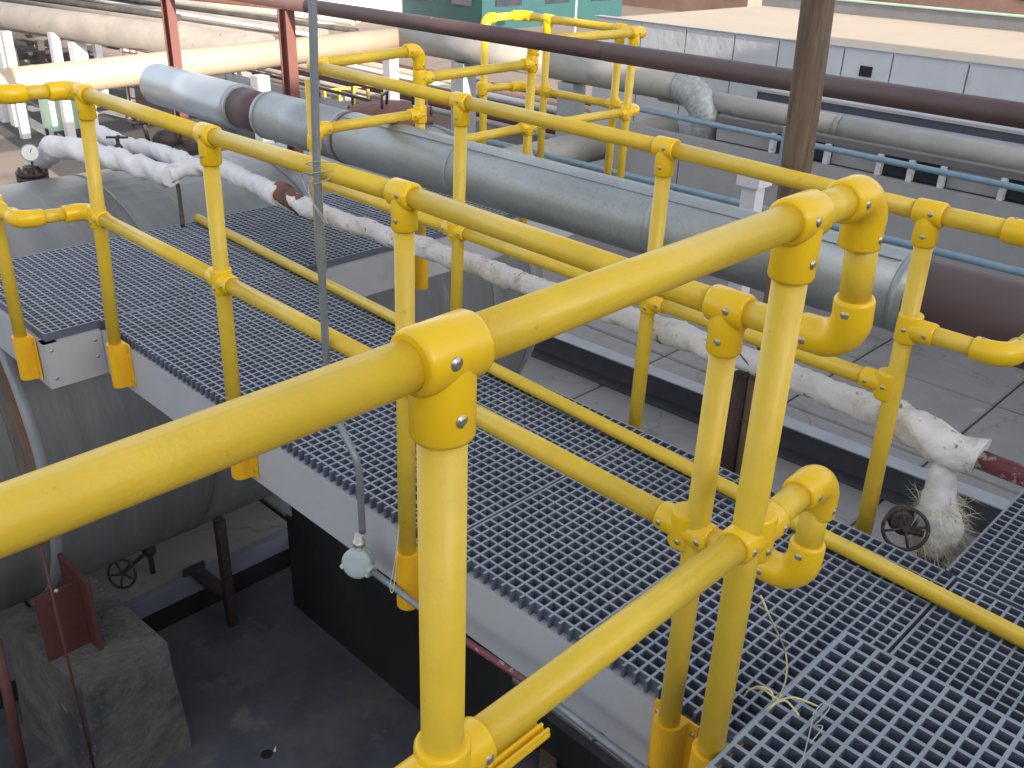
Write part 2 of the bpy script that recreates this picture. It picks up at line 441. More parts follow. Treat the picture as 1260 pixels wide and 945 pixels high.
# ------------------------------------------------------------------ the setting: ground and pit
GZ = -3.3
SZ = -2.5
PF = -2.80
MB().box((-150, -150, GZ-.5), (400, 400, GZ)).build('ground', M['ground']); tag(bpy.data.objects['ground'], kind='structure')
pf = MB().box((-9, -9, GZ), (1.74, 1.66, PF)).build('pit_floor', M['pit']); tag(pf, kind='structure')
# raised concrete pavement on the far and right side of the pit
def slab_block(name, x0, y0, x1, y1, nx, ny):
    base_ = MB().box((x0, y0, GZ-.02), (x1, y1, SZ-.03)).build(name, M['concrete_gap'], loc=((x0+x1)/2, (y0+y1)/2, SZ))
    tag(base_, kind='structure')
    for i in range(nx):
        for j in range(ny):
            a0, a1 = x0+(x1-x0)*i/nx, x0+(x1-x0)*(i+1)/nx
            b0, b1 = y0+(y1-y0)*j/ny, y0+(y1-y0)*(j+1)/ny
            g = .012; dz = random.uniform(-.008, .004)
            mb = MB(); x_0, x_1, y_0, y_1 = a0+g, a1-g, b0+g, b1-g; c = .015; zt = SZ+dz
            mb._add([(x_0,y_0,SZ-.03),(x_1,y_0,SZ-.03),(x_1,y_1,SZ-.03),(x_0,y_1,SZ-.03),
                     (x_0,y_0,zt-c),(x_1,y_0,zt-c),(x_1,y_1,zt-c),(x_0,y_1,zt-c),
                     (x_0+c,y_0+c,zt),(x_1-c,y_0+c,zt),(x_1-c,y_1-c,zt),(x_0+c,y_1-c,zt)],
                    [(0,3,2,1),(0,1,5,4),(1,2,6,5),(2,3,7,6),(3,0,4,7),(4,5,9,8),(5,6,10,9),(6,7,11,10),(7,4,8,11),(8,9,10,11)])
            o = mb.build('concrete_slab', M['concrete'], base_)
slab_block('pavement', 1.80, -7.0, 9.5, 7.5, 5, 10)
slab_block('pavement_strip', -9.0, 1.72, 1.78, 7.5, 6, 3)
tag(MB().box((-9, 1.655, SZ-.13), (1.80, 1.72, SZ+.012)).build('kerb', M['curb']), kind='structure')
tag(MB().box((-9, 1.67, GZ), (1.735, 1.72, SZ-.132)).build('pit_end_wall', M['black_wall']), kind='structure')
tag(MB().box((1.74, -9, GZ), (1.80, 1.655, SZ+.008)).build('pit_side', M['black_wall']), kind='structure')

bwt = thing('black_partition', 'black stained partition wall standing in the pit under the walkway', 'wall', (1.5, .2, PF))
MB().box((1.44, -.80, PF), (1.56, 1.26, -1.86)).build('wall_face', M['black_wall'], bwt)
MB().box((1.425, 1.18, -1.99), (1.439, 1.27, -1.87)).build('corner_plate', M['channel_top'], bwt)
# ------------------------------------------------------------------ pit contents
pier = thing('concrete_pier', 'squat stained concrete pier carrying the tank over the dark pit', 'pier', (-0.1121, 0.6114, -2.0000))
TP = -2.0
c1, c2, c3, c4 = (0.2423, 0.6239, -2.0000), (-0.2501, 0.5953, -2.0000), (-0.3423, 1.4055, -2.0000), (0.1969, 1.5119, -2.0000)
def pier_block(c, zt, zb, flare):
    mb = MB(); n = 10; rows = []
    ctr = sum((V(p) for p in c), Vector())/4
    for k in range(n+1):
        z = zt + (zb-zt)*k/n; row = []
        for i in range(4):
            a, b = V(c[i]), V(c[(i+1) % 4])
            for t in range(8):
                p = a.lerp(b, t/8); p = ctr + (p-ctr)*(1+flare*k/n); p.z = z
                q = noise.noise_vector(p*4)*.007 + noise.noise_vector(p*16)*.005; q.z *= .3
                row.append(p+q)
        rows.append(row)
    mb.rings(rows, caps=True, smooth=False)
    return mb
pier_block((c1, c2, c3, c4), TP, PF, .10).build('pier_body', M['pier'], pier)
cr = MB()
for k in range(160):
    p = lerp(lerp(c1, c2, random.random()), lerp(c4, c3, random.random()), random.random()); q_ = random.uniform(.003, .013)*random.random()**.5
    vs_ = [V((p.x, p.y, TP+.002)) + V((random.uniform(.4, 1)*q_*a_, random.uniform(.4, 1)*q_*b_, q_*c_*random.uniform(.3, .9))) for a_ in (-1, 1) for b_ in (-1, 1) for c_ in (-.5, 1)]
    cr._add(vs_, [(0, 1, 3, 2), (4, 6, 7, 5), (0, 4, 5, 1), (2, 3, 7, 6), (1, 5, 7, 3), (0, 2, 6, 4)])
tag(cr.build('rubble', M['pier'], pier), kind='stuff')

sad = thing('tank_saddle', 'red oxide steel saddle standing on the stained pier under the tank', 'pipe support', (-0.0987, 0.9451, -2.0000))
s0 = V((-0.0461, 0.8062, -2.0000)); s1 = V((-0.2356, 0.8120, -2.0000))
sx, sy = s0.x, s0.y
MB().box((sx-.012, sy+.0, TP), (sx+.012, sy+.36, TP+.46)).build('side_flange', M['red_steel'], sad)
MB().box((sx-.24, sy+.10, TP), (sx-.014, sy+.125, TP+.42)).build('web_plate', M['red_steel'], sad)

# ------------------------------------------------------------------ the big tank under the walkway
TKY, TKZ, TKR = 2.39, -1.10, 1.247
tank = thing('storage_tank', 'huge weathered grey horizontal tank lying below the walkway', 'tank', (0, TKY, TKZ-TKR))
def ring_at(x, r, n=72): return [(x, TKY + r*math.cos(2*math.pi*j/n), TKZ + r*math.sin(2*math.pi*j/n)) for j in range(n)]
prof = [(-8, TKR), (3.70, TKR)]
MB().rings([ring_at(x, r) for x, r in prof]).build('shell', M['tank'], tank)
head = [(3.70, TKR+.002)] + [(3.70+.62*math.sin(a), (TKR+.002)*math.cos(a)) for a in [math.pi/2*i/9 for i in range(1, 10)]]
MB().rings([ring_at(x, max(r, .01)) for x, r in head]).build('dished_head', M['tank'], tank)
for x in (-3.4, -2.62, -1.2, .95, 2.1, 3.3):
    MB().rings([ring_at(x-.012, TKR+.001), ring_at(x-.011, TKR+.005), ring_at(x+.011, TKR+.005), ring_at(x+.012, TKR+.001)]).build('seam_band', M['tank'], tank)
xb = -1.0
bd = MB().rings([ring_at(-.07, TKR+.001), ring_at(-.07, TKR+.008), ring_at(-.01, TKR+.008), ring_at(-.01, TKR+.001)]).build('stiffening_ring', M['tank_top'], tank)
arc = MB()
def arc_at(x, r): return [(x, TKY + r*math.cos(a), TKZ + r*math.sin(a)) for a in [math.radians(95+k*3.4) for k in range(31)]]
A_, B_ = arc_at(-.15, TKR+.004), arc_at(-.072, TKR+.004)
arc._add(A_+B_+arc_at(-.15, TKR+.0005)+arc_at(-.072, TKR+.0005), [(k, k+1, 31+k+1, 31+k) for k in range(30)] + [(k, 62+k, 63+k, k+1) for k in range(30)] + [(31+k, 32+k, 94+k, 93+k) for k in range(30)])
arc.build('rusty_band', M['orange_stain'], tank)
# manhole on the top
mh = V((3.6105, 2.7445, 0.2000))
man = MB(); man.lathe((mh.x, mh.y, .02), (0, 0, 1), [(0, .26), (.12, .26), (.121, .36), (.165, .36), (.166, .34), (.21, .33), (.24, .22), (.245, .05)], 32)
mo = man.build('manhole', M['rust'], tank)
hb = MB()
for k in range(14):
    a = 2*math.pi*k/14; hb.cyl((mh.x+.345*math.cos(a), mh.y+.345*math.sin(a), .12), (mh.x+.345*math.cos(a), mh.y+.345*math.sin(a), .235), .012, n=6)
for dx in (-.16, .16):
    hb.sweep([(mh.x+dx, mh.y-.1, .25), (mh.x+dx, mh.y-.1, .36), (mh.x+dx+.12, mh.y-.02, .37), (mh.x+dx+.14, mh.y+.02, .25)], .011, 6)
hb.build('lid_bolts', M['dark_metal'], mo)

# ------------------------------------------------------------------ platform of moulded grating
PZ = .12; PT = .0345; BW = .0072; GD = .036
def grating(x0, y0, nx, ny, z, parent, stub=None, name='grating_panel', bw=BW, PT=PT):
    """one moulded panel of nx by ny cells, first bar at x0,y0"""
    X = []; Y = []
    for i in range(nx+1): X += [x0+i*PT, x0+i*PT+bw]
    for j in range(ny+1): Y += [y0+j*PT, y0+j*PT+bw]
    nX, nY = len(X), len(Y)
    vs = [(x, y, z) for x in X for y in Y] + [(x, y, z-GD) for x in X for y in Y]
    N = nX*nY; idx = lambda i, j: i*nY+j; fs = []
    for i in range(nX-1):
        for j in range(nY-1):
            if i % 2 and j % 2:
                a, b, c, d = idx(i, j), idx(i+1, j), idx(i+1, j+1), idx(i, j+1)
                fs += [(a, a+N, b+N, b), (b, b+N, c+N, c), (c, c+N, d+N, d), (d, d+N, a+N, a)]
            else: fs.append((idx(i, j), idx(i+1, j), idx(i+1, j+1), idx(i, j+1)))
    for i in range(nX-1):
        a, b = idx(i, 0), idx(i+1, 0); fs.append((a, a+N, b+N, b))
        a, b = idx(i, nY-1), idx(i+1, nY-1); fs.append((b, b+N, a+N, a))
    for j in range(nY-1):
        a, b = idx(0, j), idx(0, j+1); fs.append((b, b+N, a+N, a))
        a, b = idx(nX-1, j), idx(nX-1, j+1); fs.append((a, a+N, b+N, b))
    mb = MB(); mb._add(vs, fs); ntop = 0
    if stub:
        for j in range(ny+1):
            if stub == 'left': mb.box((x0-.016, y0+j*PT, z-GD), (x0, y0+j*PT+bw, z))
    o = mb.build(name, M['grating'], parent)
    o.data.materials.append(M['lit_top'])
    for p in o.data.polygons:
        if p.normal.z > .5: p.material_index = 1  # upward faces get the colour with the light painted in
    return o
walk = thing('grating_walkway', 'long walkway of blue-grey moulded grating between two yellow railings', 'walkway', (.5, -1.4, PZ))
GX0 = .063
for (yt, n) in ((-2.988, 31), (-1.905, 31), (-.822, 31)):
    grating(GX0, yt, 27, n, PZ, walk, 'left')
# far cross platform (same level, runs out to both sides)
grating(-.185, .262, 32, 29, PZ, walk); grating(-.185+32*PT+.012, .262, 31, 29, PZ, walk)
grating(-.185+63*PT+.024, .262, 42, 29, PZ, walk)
# panel past the seam, and the branch to the right
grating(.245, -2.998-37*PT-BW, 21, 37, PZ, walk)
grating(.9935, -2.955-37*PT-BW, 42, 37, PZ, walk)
def beam(a, b, name='side_beam', h=.20, t=.016, flange=.06, side=(1, 0)):
    """channel with its web on the line a-b (xy), flanges reaching towards side"""
    mb = MB(); z1 = PZ-GD-.001; z0 = z1-h
    a = V((a[0], a[1], 0)); b = V((b[0], b[1], 0)); s = V((side[0], side[1], 0))
    d = (b-a).normalized()
    P = lambda p, o, z: (p+s*o) + Vector((0, 0, z))
    prof = [(0, z0), (0, z1), (flange, z1), (flange, z1-t), (t, z1-t), (t, z0+t), (flange, z0+t), (flange, z0)]
    mb._add([P(a, o, z) for o, z in prof] + [P(b, o, z) for o, z in prof],
            [(0,1,2,3,4,5,6,7)[::-1], tuple(range(8, 16))] + [(i, (i+1) % 8, 8+(i+1) % 8, 8+i) for i in range(8)])
    return mb.build(name, M['beam'], walk)
BX = .036
beam((BX, -3.00), (BX, .236))
beam((-.205, .240), (-.205, 1.4))
jf = beam((-.203, .238), (BX-.001, .238), 'fascia_beam', side=(0, 1))
for (x, z) in ((-.175, .05), (-.175, -.075), (.005, .045), (.005, -.03)):
    o = bpy.data.objects.new('bolt', ME['bolt']); COL.objects.link(o); o.parent = jf
    m = V((0, -1, 0)).to_track_quat('Z', 'Y').to_matrix().to_4x4(); m.translation = V((x, .2375, z)) - wl_of(jf); o.matrix_basis = m
beam((1.018, -2.94), (1.018, .236), side=(-1, 0))
beam((1.056, .238), (3.52, .238), 'fascia_beam', side=(0, 1))
beam((-.2, 1.33), (3.52, 1.33), 'fascia_beam', side=(0, -1))
beam((1.10, -2.975), (2.45, -2.975), 'fascia_beam', side=(0, -1))
for y in (-.82, -1.905, -2.96): MB().box((BX+.062, y-.02, PZ-GD-.06), (.94, y+.03, PZ-GD-.002)).build('cross_joist', M['beam'], walk)
for (x, y) in ((.6, 1.26), (1.7, 1.26), (2.9, 1.26)): MB().box((x-.04, y-.04, -.56), (x+.04, y+.04, PZ-GD-.21)).build('support_leg', M['channel'], walk)
# raised landing
rais = thing('raised_landing', 'coarse-looking raised landing of grating at the near right corner', 'platform', (-.5, -3.6, .38))
RZ = .385
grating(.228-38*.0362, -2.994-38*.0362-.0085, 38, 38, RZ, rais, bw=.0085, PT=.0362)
mb = MB(); mb.box((-1.16, -3.008, RZ-GD-.205), (.232, -2.992, RZ-GD-.004)); mb.build('fascia_beam', M['beam'], rais)
mb = MB(); mb.box((.222, -4.4, PZ+.004), (.236, -3.010, RZ-GD-.004)); mb.build('side_plate', M['beam'], rais)
for x in (-1.1, -.45): MB().box((x, -4.36, GZ), (x+.09, -4.27, RZ-GD-.004)).build('support_leg', M['beam'], rais)

# ------------------------------------------------------------------ left railing
LR = thing('left_railing', 'yellow tube railing along the left edge of the long grating walkway', 'railing', (0, -1.4, .1))
t = [(0.0000, -0.0748, 1.1023), (0.0000, -0.9291, 1.1036), (0.0000, -1.8375, 1.1196), (0.0000, -2.7459, 1.1095)]
m_ = [(0.0000, -0.0160, 0.6441), (0.0000, -0.9151, 0.6416), (0, -1.835, .634), (0.0000, -2.7177, 0.6214)]
b_ = [(0.0000, 0.0258, 0.1057), (0.0000, -0.9026, 0.0955), (0.0000, -1.8207, 0.0737), (-0.0000, -2.7417, 0.1057)]
t = [V(p) for p in t]; m_ = [V(p) for p in m_]; b_ = [V(p) for p in b_]
DN = Vector((0, 0, -1))
for i in range(4):
    pd = (b_[i]-t[i]).normalized()
    tube(LR, t[i], b_[i]+pd*.17, 'post')
    rd = (t[min(i+1, 3)]-t[max(i-1, 0)]).normalized()
    if i == 0:
        rd = (t[1]-t[0]).normalized()
    tee(LR, t[i], rd, pd)
    md = (m_[min(i+1, 3)]-m_[max(i-1, 0)]).normalized()
    cross(LR, m_[i], md, pd)
    base(LR, b_[i], (1, 0, 0))
for i in range(3):
    tube(LR, t[i], t[i+1]); tube(LR, m_[i], m_[i+1])
# the jog at the far end
for p, zz in ((t[0], t[0].z), (m_[0], m_[0].z)):
    k1 = V((p.x, p.y+.095, zz)); k2 = V((-.244, p.y+.115, zz+.002)); k3 = V((-.244, 1.5, zz+.004))
    tube(LR, p, k1); tube(LR, k1, k2); tube(LR, k2, k3)
    elbow(LR, k1, p-k1, k2-k1); elbow(LR, k2, k1-k2, k3-k2)
zb = V((-0.2440, 0.3612, 0.0978)); zt = V((-.244, .33, 1.11))
pd = (zb-zt).normalized(); tube(LR, zt, zb+pd*.17, 'post'); base(LR, zb, (1, 0, 0))
cross(LR, V((-.244, .33, m_[0].z+.004)), (0, 1, 0), pd); tee(LR, zt, (0, 1, 0), pd)

# ------------------------------------------------------------------ near railing on the raised landing
NR = thing('near_railing', 'large close yellow railing crossing the foreground with two posts', 'railing', (-.5, -2.97, .3))
YN = -2.969
n1t, n2t = V((-0.8818, -2.9690, 1.3658)), V((-0.2315, -2.9690, 1.3699))
n1m, n2m = V((n1t.x-.0, YN, 0.8314)), V((-0.2055, -2.9690, 0.8380))
e1, e2 = V((-0.0279, -2.9690, 1.3711)), V((0.0098, -2.9690, 1.1090))
f1, f2 = V((0.0165, -2.9690, 0.8563)), V((0.0102, -2.9690, 0.6248))
rdir = (n1t-n2t).normalized(); rdm = (n1m-n2m).normalized()
tube(NR, e1, n2t); tube(NR, n2t, n1t); rleft = (V((-1.2626, -2.9330, 1.3397))-n1t).normalized(); tube(NR, n1t, n1t+rleft*1.7)
tube(NR, f1, n2m); tube(NR, n2m, n1m); tube(NR, n1m, n1m+rdm*1.7)
n2b = V((-0.2279, -2.9690, 0.3661)); n1b = V((n1t.x+.0, YN, n2b.z))
for tt, mm, bb in ((n1t, n1m, n1b), (n2t, n2m, n2b)):
    pd = (bb-tt).normalized(); tube(NR, tt, bb+pd*.17, 'post')
    tee(NR, tt, rdir, pd); base(NR, bb, (0, -1, 0))
    cross(NR, mm, rdm, pd)
tube(NR, e1, e2, 'drop_tube'); elbow(NR, e1, n2t-e1, e2-e1); elbow(NR, e2, e1-e2, t[3]-e2); tube(NR, e2, t[3])
tube(NR, f1, f2, 'drop_tube'); elbow(NR, f1, n2m-f1, f2-f1); elbow(NR, f2, f1-f2, m_[3]-f2); tube(NR, f2, m_[3])

# ------------------------------------------------------------------ right railing and far cross railing
RR = thing('right_railing', 'yellow tube railing along the right edge of the walkway, in front of the silver pipe', 'railing', (1.1, -1.3, .1))
rt = [V((1.1, .15, 1.085)), V((1.1000, -0.8436, 1.0731)), V((1.1000, -1.7995, 1.0709)), V((1.1000, -2.6536, 1.0555))]
rm = [V((1.1, .15, .565)), V((1.1000, -0.8155, 0.5636)), V((1.1000, -1.7972, 0.5552)), V((1.1000, -2.6453, 0.5506))]
rb = [V((1.1, .15, .12)), V((1.1, rm[1].y+.0, .06)), V((1.1000, -1.7859, -0.0362)), V((1.1000, -2.6758, 0.0235))]
for i in range(4):
    pd = (rb[i]-rt[i]).normalized()
    tube(RR, rt[i], rb[i]+pd*(.17 if i else -.001), 'post')
    if i: base(RR, V((rb[i].x, rb[i].y, min(rb[i].z, .075))), (-1, 0, 0)); tee(RR, rt[i], (0, -1, 0), pd)
    if 0 < i < 3: cross(RR, rm[i], rm[i+1]-rm[i-1], pd)
side(RR, rm[3], rm[2]-rm[3], rb[3]-rt[3])
for i in range(3):
    tube(RR, rt[i], rt[i+1]); tube(RR, rm[i], rm[i+1])
# near end turning to the right
k = V((1.1000, -2.8879, 1.0703)); k.y = -2.93; k.z = rt[3].z+.002
tube(RR, rt[3], k); elbow(RR, k, rt[3]-k, (1, 0, 0)); tube(RR, k, k+V((1.3, 0, 0)))
h0 = V((1.1000, -2.6665, 0.7341)); k = V((1.1, -2.93, h0.z))
side(RR, h0, (0, -1, 0), rb[3]-rt[3]); tube(RR, h0, k); elbow(RR, k, h0-k, (1, 0, 0)); tube(RR, k, k+V((1.3, 0, 0)))

FRL = thing('far_railing', 'small far yellow railing of stepped loops bridging over the silver pipe', 'railing', (2.3, .15, .1))
Y0 = .15
c0 = rt[0]; q1 = V((1.735, Y0, 1.105)); elbow(FRL, c0, (0, -1, 0), (1, 0, 0)); tube(FRL, c0, q1)
c0m = V((1.1, Y0, .80)); q1m = V((1.735, Y0, .80)); elbow(FRL, c0m, (1, 0, 0), DN); tube(FRL, c0m, q1m)
q1b = V((1.735, Y0, .07)); tube(FRL, q1, q1b-V((0, 0, .17)), 'post'); elbow(FRL, q1, (-1, 0, 0), DN)
side(FRL, V((1.735, Y0, .972)), (1, 0, 0), DN); side(FRL, q1m, (-1, 0, 0), DN); base(FRL, q1b, (0, 1, 0))
A_t, A_1, A_m, A_b = V((2.54, Y0, 1.10)), V((2.535, Y0, .98)), V((2.52, Y0, .64)), V((2.50, Y0, .07))
tube(FRL, V((1.735, Y0, .972)), A_1); tube(FRL, V((1.735, Y0, .63)), A_m); side(FRL, V((1.735, Y0, .63)), (1, 0, 0), DN)
tube(FRL, A_t, A_b-V((0, 0, .17)), 'post'); side(FRL, A_1, (-1, 0, 0), DN); cross(FRL, A_m, (1, 0, 0), DN); base(FRL, A_b, (0, 1, 0))
B_t = V((3.42, Y0, 1.085)); B_m = V((3.40, Y0, .62)); B_b = V((3.385, Y0, .07))
tube(FRL, A_t, B_t+V((.10, 0, 0))); tube(FRL, A_m, B_m+V((.12, 0, .004))); elbow(FRL, A_t, (1, 0, 0), DN)
tube(FRL, B_t, B_b-V((0, 0, .17)), 'post'); tee(FRL, B_t, (1, 0, 0), DN); cross(FRL, B_m, (1, 0, 0), DN); base(FRL, B_b, (0, 1, 0))
KT = V((3.52, Y0, 1.085)); KM = V((3.52, Y0, .625))
elbow(FRL, KT, (-1, 0, 0), (0, 1, 0)); elbow(FRL, KM, (-1, 0, 0), (0, 1, 0))
DT, DM = V((3.52, 1.19, 1.09)), V((3.52, 1.19, .63))
CT, CM = V((3.19, 1.2, 1.085)), V((3.17, 1.2, .645))
tube(FRL, KT, DT); tube(FRL, KM, DM); elbow(FRL, DT, (0, -1, 0), (-1, 0, 0)); elbow(FRL, DM, (0, -1, 0), (-1, 0, 0))
tube(FRL, DT, CT); tube(FRL, DM, CM); elbow(FRL, CT, (1, 0, 0), DN); side(FRL, CM, (1, 0, 0), DN)
tube(FRL, CT, V((3.18, 1.2, -.1)), 'post')
for y, x in ((.95, 3.52), (.34, 3.52)):
    tube(FRL, V((x, y, 1.085)), V((x-.02, y, -.1)), 'post'); tee(FRL, V((x, y, 1.086)), (0, 1, 0), DN); cross(FRL, V((x, y, .628)), (0, 1, 0), DN)

flush_tubes()
# loose tube lying on the grating beside the right edge
lt = MB().cyl((0.8228, -3.3505, 0.1450), (1.0450, 1.2437, 0.1450), .0235, n=24).build('loose_tube', M['tube'], loc=(0.8769, -2.1789, 0.1450))
tag(lt, 'thin yellow tube lying loose on the grating along its right side', 'tube')
# odd ridged yellow channel below the near mid rail
a, b = V((-0.7875, -2.9500, 0.7326)), V((-0.6842, -2.9500, 0.7338))
mb = MB(); mb.bar(a, b, .03, .006); 
for o_ in (-.012, 0, .012): mb.bar(a+V((0, o_, .007)), b+V((0, o_, .007)), .004, .008)
rc = mb.build('ridged_strip', M['fitting'], loc=a); tag(rc, 'short ridged yellow strip under the nearest mid rail', 'strip')

# ------------------------------------------------------------------ pipes
def pipe_lumpy(name, pts, r, material, amp=.12, wrapn=9, parent=None, loc=None, seed=0, step=.025):
    P = path(pts, step); L = [0]
    for a, b in zip(P, P[1:]): L.append(L[-1]+(b-a).length)
    def rf(i, a, p):
        q = noise.noise(Vector((p.x*9+seed, p.y*9, p.z*9)) + Vector((math.cos(a), math.sin(a), 0))*.8)
        saw = ((L[i]*wrapn + a/(2*math.pi)) % 1.0)
        q2 = noise.noise(Vector((p.x*35+seed, p.y*35, p.z*35)) + Vector((math.cos(a), math.sin(a), 0))*2.5)
        return r*(1 + amp*q + .09*saw + .13*q2)
    return MB().sweep(P, r, 20, rf).build(name, material, parent, loc)
# big silver pipe
SX, SZP, SR = 1.57, .65, .131
sp = thing('silver_pipe', 'fat silver clad pipe with brown bare sections running diagonally behind the right railing', 'pipe', (SX, 0, SZP))
Z = lambda y: .645 + .006*(-y)
ys = [3.15, 1.38, .98, -2.46, -3.6]
def seg(y0, y1, r, mat_, name): return MB().cyl((SX, y0, Z(y0)), (SX, y1, Z(y1)), r, n=48).build(name, mat_, sp)
yA, yB, yC, yD = 1.5553, 1.2665, 0.5408, -2.5026
yE = 2.5848
seg(yE, yA, SR, M['clad_bright'], 'cladding'); seg(yA, yB, SR-.014, M['rust_pipe'], 'bare_section')
seg(yB, yC, SR, M['clad'], 'cladding'); seg(yC-.002, yD, SR+.002, M['clad'], 'cladding'); seg(yD-.002, -3.9, SR-.004, M['rust_pipe'], 'bare_section')
for y in (yA+.02, yB-.01, yC, -.35, -1.5, yD+.03):
    mb = MB(); mb.cyl((SX, y-.014, Z(y)), (SX, y+.014, Z(y)), SR+.0035, n=48, caps=True); mb.build('seam_band', M['clad'], sp)
mb = MB(); mb.cyl((SX, yE, Z(yE)), (SX, yE+.02, Z(yE)), SR-.01, SR-.04, n=48); mb.build('end_cap', M['clad_bright'], sp)
mb = MB(); mb.cyl((SX, yC-.03, Z(yC)), (SX, yC-.045, Z(yC)), SR+.0045, n=48); mb.build('rust_ring', M['rust'], sp)
# lengthwise lap seam
MB().bar((SX-.062, yC-.03, Z(yC)+.117), (SX-.062, yD+.05, Z(yD)+.117), .002, .010, up=(-.47, 0, .88)).build('lap_seam', M['clad'], sp)

# white wrapped pipe
WX, WZ = 1.205, .408
wp = thing('wrapped_pipe', 'slender pipe wrapped in dirty white insulation cloth, long and straight beside the walkway', 'pipe', (WX, 0, WZ))
w_far = V((1.2050, 0.2828, 0.3630)); w_near = V((1.2050, -2.9072, 0.3761)); w_start = V((1.2050, 0.6380, 0.3760))
pipe_lumpy('insulation', [w_far, V((1.2050, -1.5851, 0.4100)), V((1.2050, -2.2608, 0.4159)), V((1.2050, -2.6745, 0.3992))], .0405, M['wrap'], .30, 9, wp, step=.012)
pipe_lumpy('insulation', [V((1.2050, -2.6491, 0.3999)), V((1.2050, -2.7735, 0.3965)), w_near], .050, M['wrap'], .55, 12, wp, seed=2, step=.008)
pipe_lumpy('insulation', [w_start, w_far+V((0, .0, 0))], .044, M['wrap'], .45, 12, wp, seed=5, step=.01)
MB().cyl(w_near+V((0, .05, .0)), w_near+V((0, -1.1, -.002)), .029, n=24).build('bare_end', M['maroon'], wp)
pipe_lumpy('torn_insulation', [V((1.2050, 0.6754, 0.3765)), V((1.2050, 0.4423, 0.3683))], 0.047, M['rust'], .6, 16, wp, seed=9, step=.01)
rn = w_near+V((0, -.19, .0))
pipe_lumpy('insulation_scrap', [rn+V((0, .035, 0)), rn+V((0, -.05, 0))], .034, M['wrap'], .7, 20, wp, seed=4, step=.006)
# branch with valve
vb = V((1.2050, -2.8148, 0.3431)); vm = V((1.2050, -2.8288, 0.2432)); ve = V((1.2150, -2.8525, 0.0397))
P = smooth_path([vb, vm, lerp(vm, ve, .5), ve], 10)
def rfv(i, a, p):
    t_ = i/(len(P)-1); base_r = .030 + .036*min(1, t_*1.3)
    return base_r*(1+.28*noise.noise(p*22+V((math.cos(a), math.sin(a), 0)))+.12*noise.noise(p*60+V((math.cos(a), math.sin(a), 0))*2))
MB().sweep(P, .05, 20, rfv).build('branch_wrap', M['wrap'], wp)
fb = MB(); random.seed(3)
for k in range(1900):
    t_ = random.random()**.7; c = lerp(vm, ve, t_*1.05); a = random.uniform(0, 2*math.pi); rr = .040+.036*t_
    # most of the loose strands hang on the side away from the wheel
    bias = V((.35, -.9, 0)) if random.random() < .5 else V((math.cos(a), math.sin(a), 0))
    p = c + V((math.cos(a), math.sin(a), 0))*rr*random.uniform(.5, 1)
    d = (bias + V((random.gauss(0, .6), random.gauss(0, .6), random.gauss(-.5, .6)))).normalized()
    l_ = random.uniform(.02, .10); side_ = d.cross(V((random.random(), random.random(), random.random()))).normalized()*random.uniform(.0006, .0014)
    p1 = p+d*l_*.5+V((0, 0, random.uniform(-.01, .01))); p2 = p+d*l_+V((random.gauss(0, .012), random.gauss(0, .012), -.02*random.random()))
    fb._add([p-side_, p+side_, p1+side_, p1-side_, p2], [(0, 1, 2, 3), (3, 2, 4)])
tag(fb.build('frayed_strands', M['fibre'], wp), kind='stuff')
random.seed(11)
hw_c = V((1.0750, -2.8006, 0.1427))
val = thing('gate_valve', 'dark iron handwheel valve hanging at the frayed white insulation', 'valve', ve)
def handwheel(mb, c, n, r, tr, spokes=5, hub=.018):
    c, n = V(c), V(n).normalized(); u, w = frame(n)
    mb.torus(c, n, r, tr, 36, 8)
    for k in range(spokes):
        a = 2*math.pi*k/spokes+.3; mb.cyl(c-n*tr*.5, c+(u*math.cos(a)+w*math.sin(a))*r, tr*.8, tr*.7, n=7)
    mb.lathe(c-n*hub*.9, n, [(0, hub), (hub*.8, hub), (hub, hub*.6), (hub*2, hub*.5)], 12)
mb = MB(); nrm = V((-.86, -.42, .30)); handwheel(mb, hw_c, nrm, .062, .0058, 4, .014); mb.build('handwheel', M['dark_metal'], val)
mb = MB(); mb.cyl(hw_c, ve+V((0, .0, .03)), .011, n=10); mb.lathe(hw_c-nrm.normalized()*.012, -nrm, [(0, .014), (.02, .020), (.03, .032), (.05, .035), (.06, .03), (.085, .031), (.09, .042), (.11, .043), (.12, .03)], 18); mb.build('bonnet', M['dark_metal'], val)
mb = MB(); mb.ball(ve+V((.0, 0, -.03)), .045, 14, (1, 1, .9)); mb.lathe(ve+V((0, 0, -.1)), (0, 0, 1), [(0, .06), (.02, .06), (.021, .04), (.08, .04)], 16); mb.cyl(ve+V((0, 0, -.1)), (ve.x, ve.y, SZ+.35), .025, n=14); mb.build('valve_body', M['dark_metal'], val)
mb = MB(); mb.cyl((ve.x, ve.y, SZ+.35), (ve.x, ve.y, SZ+.01), .025, n=12); mb.build('drop_leg', M['dark_metal'], val)

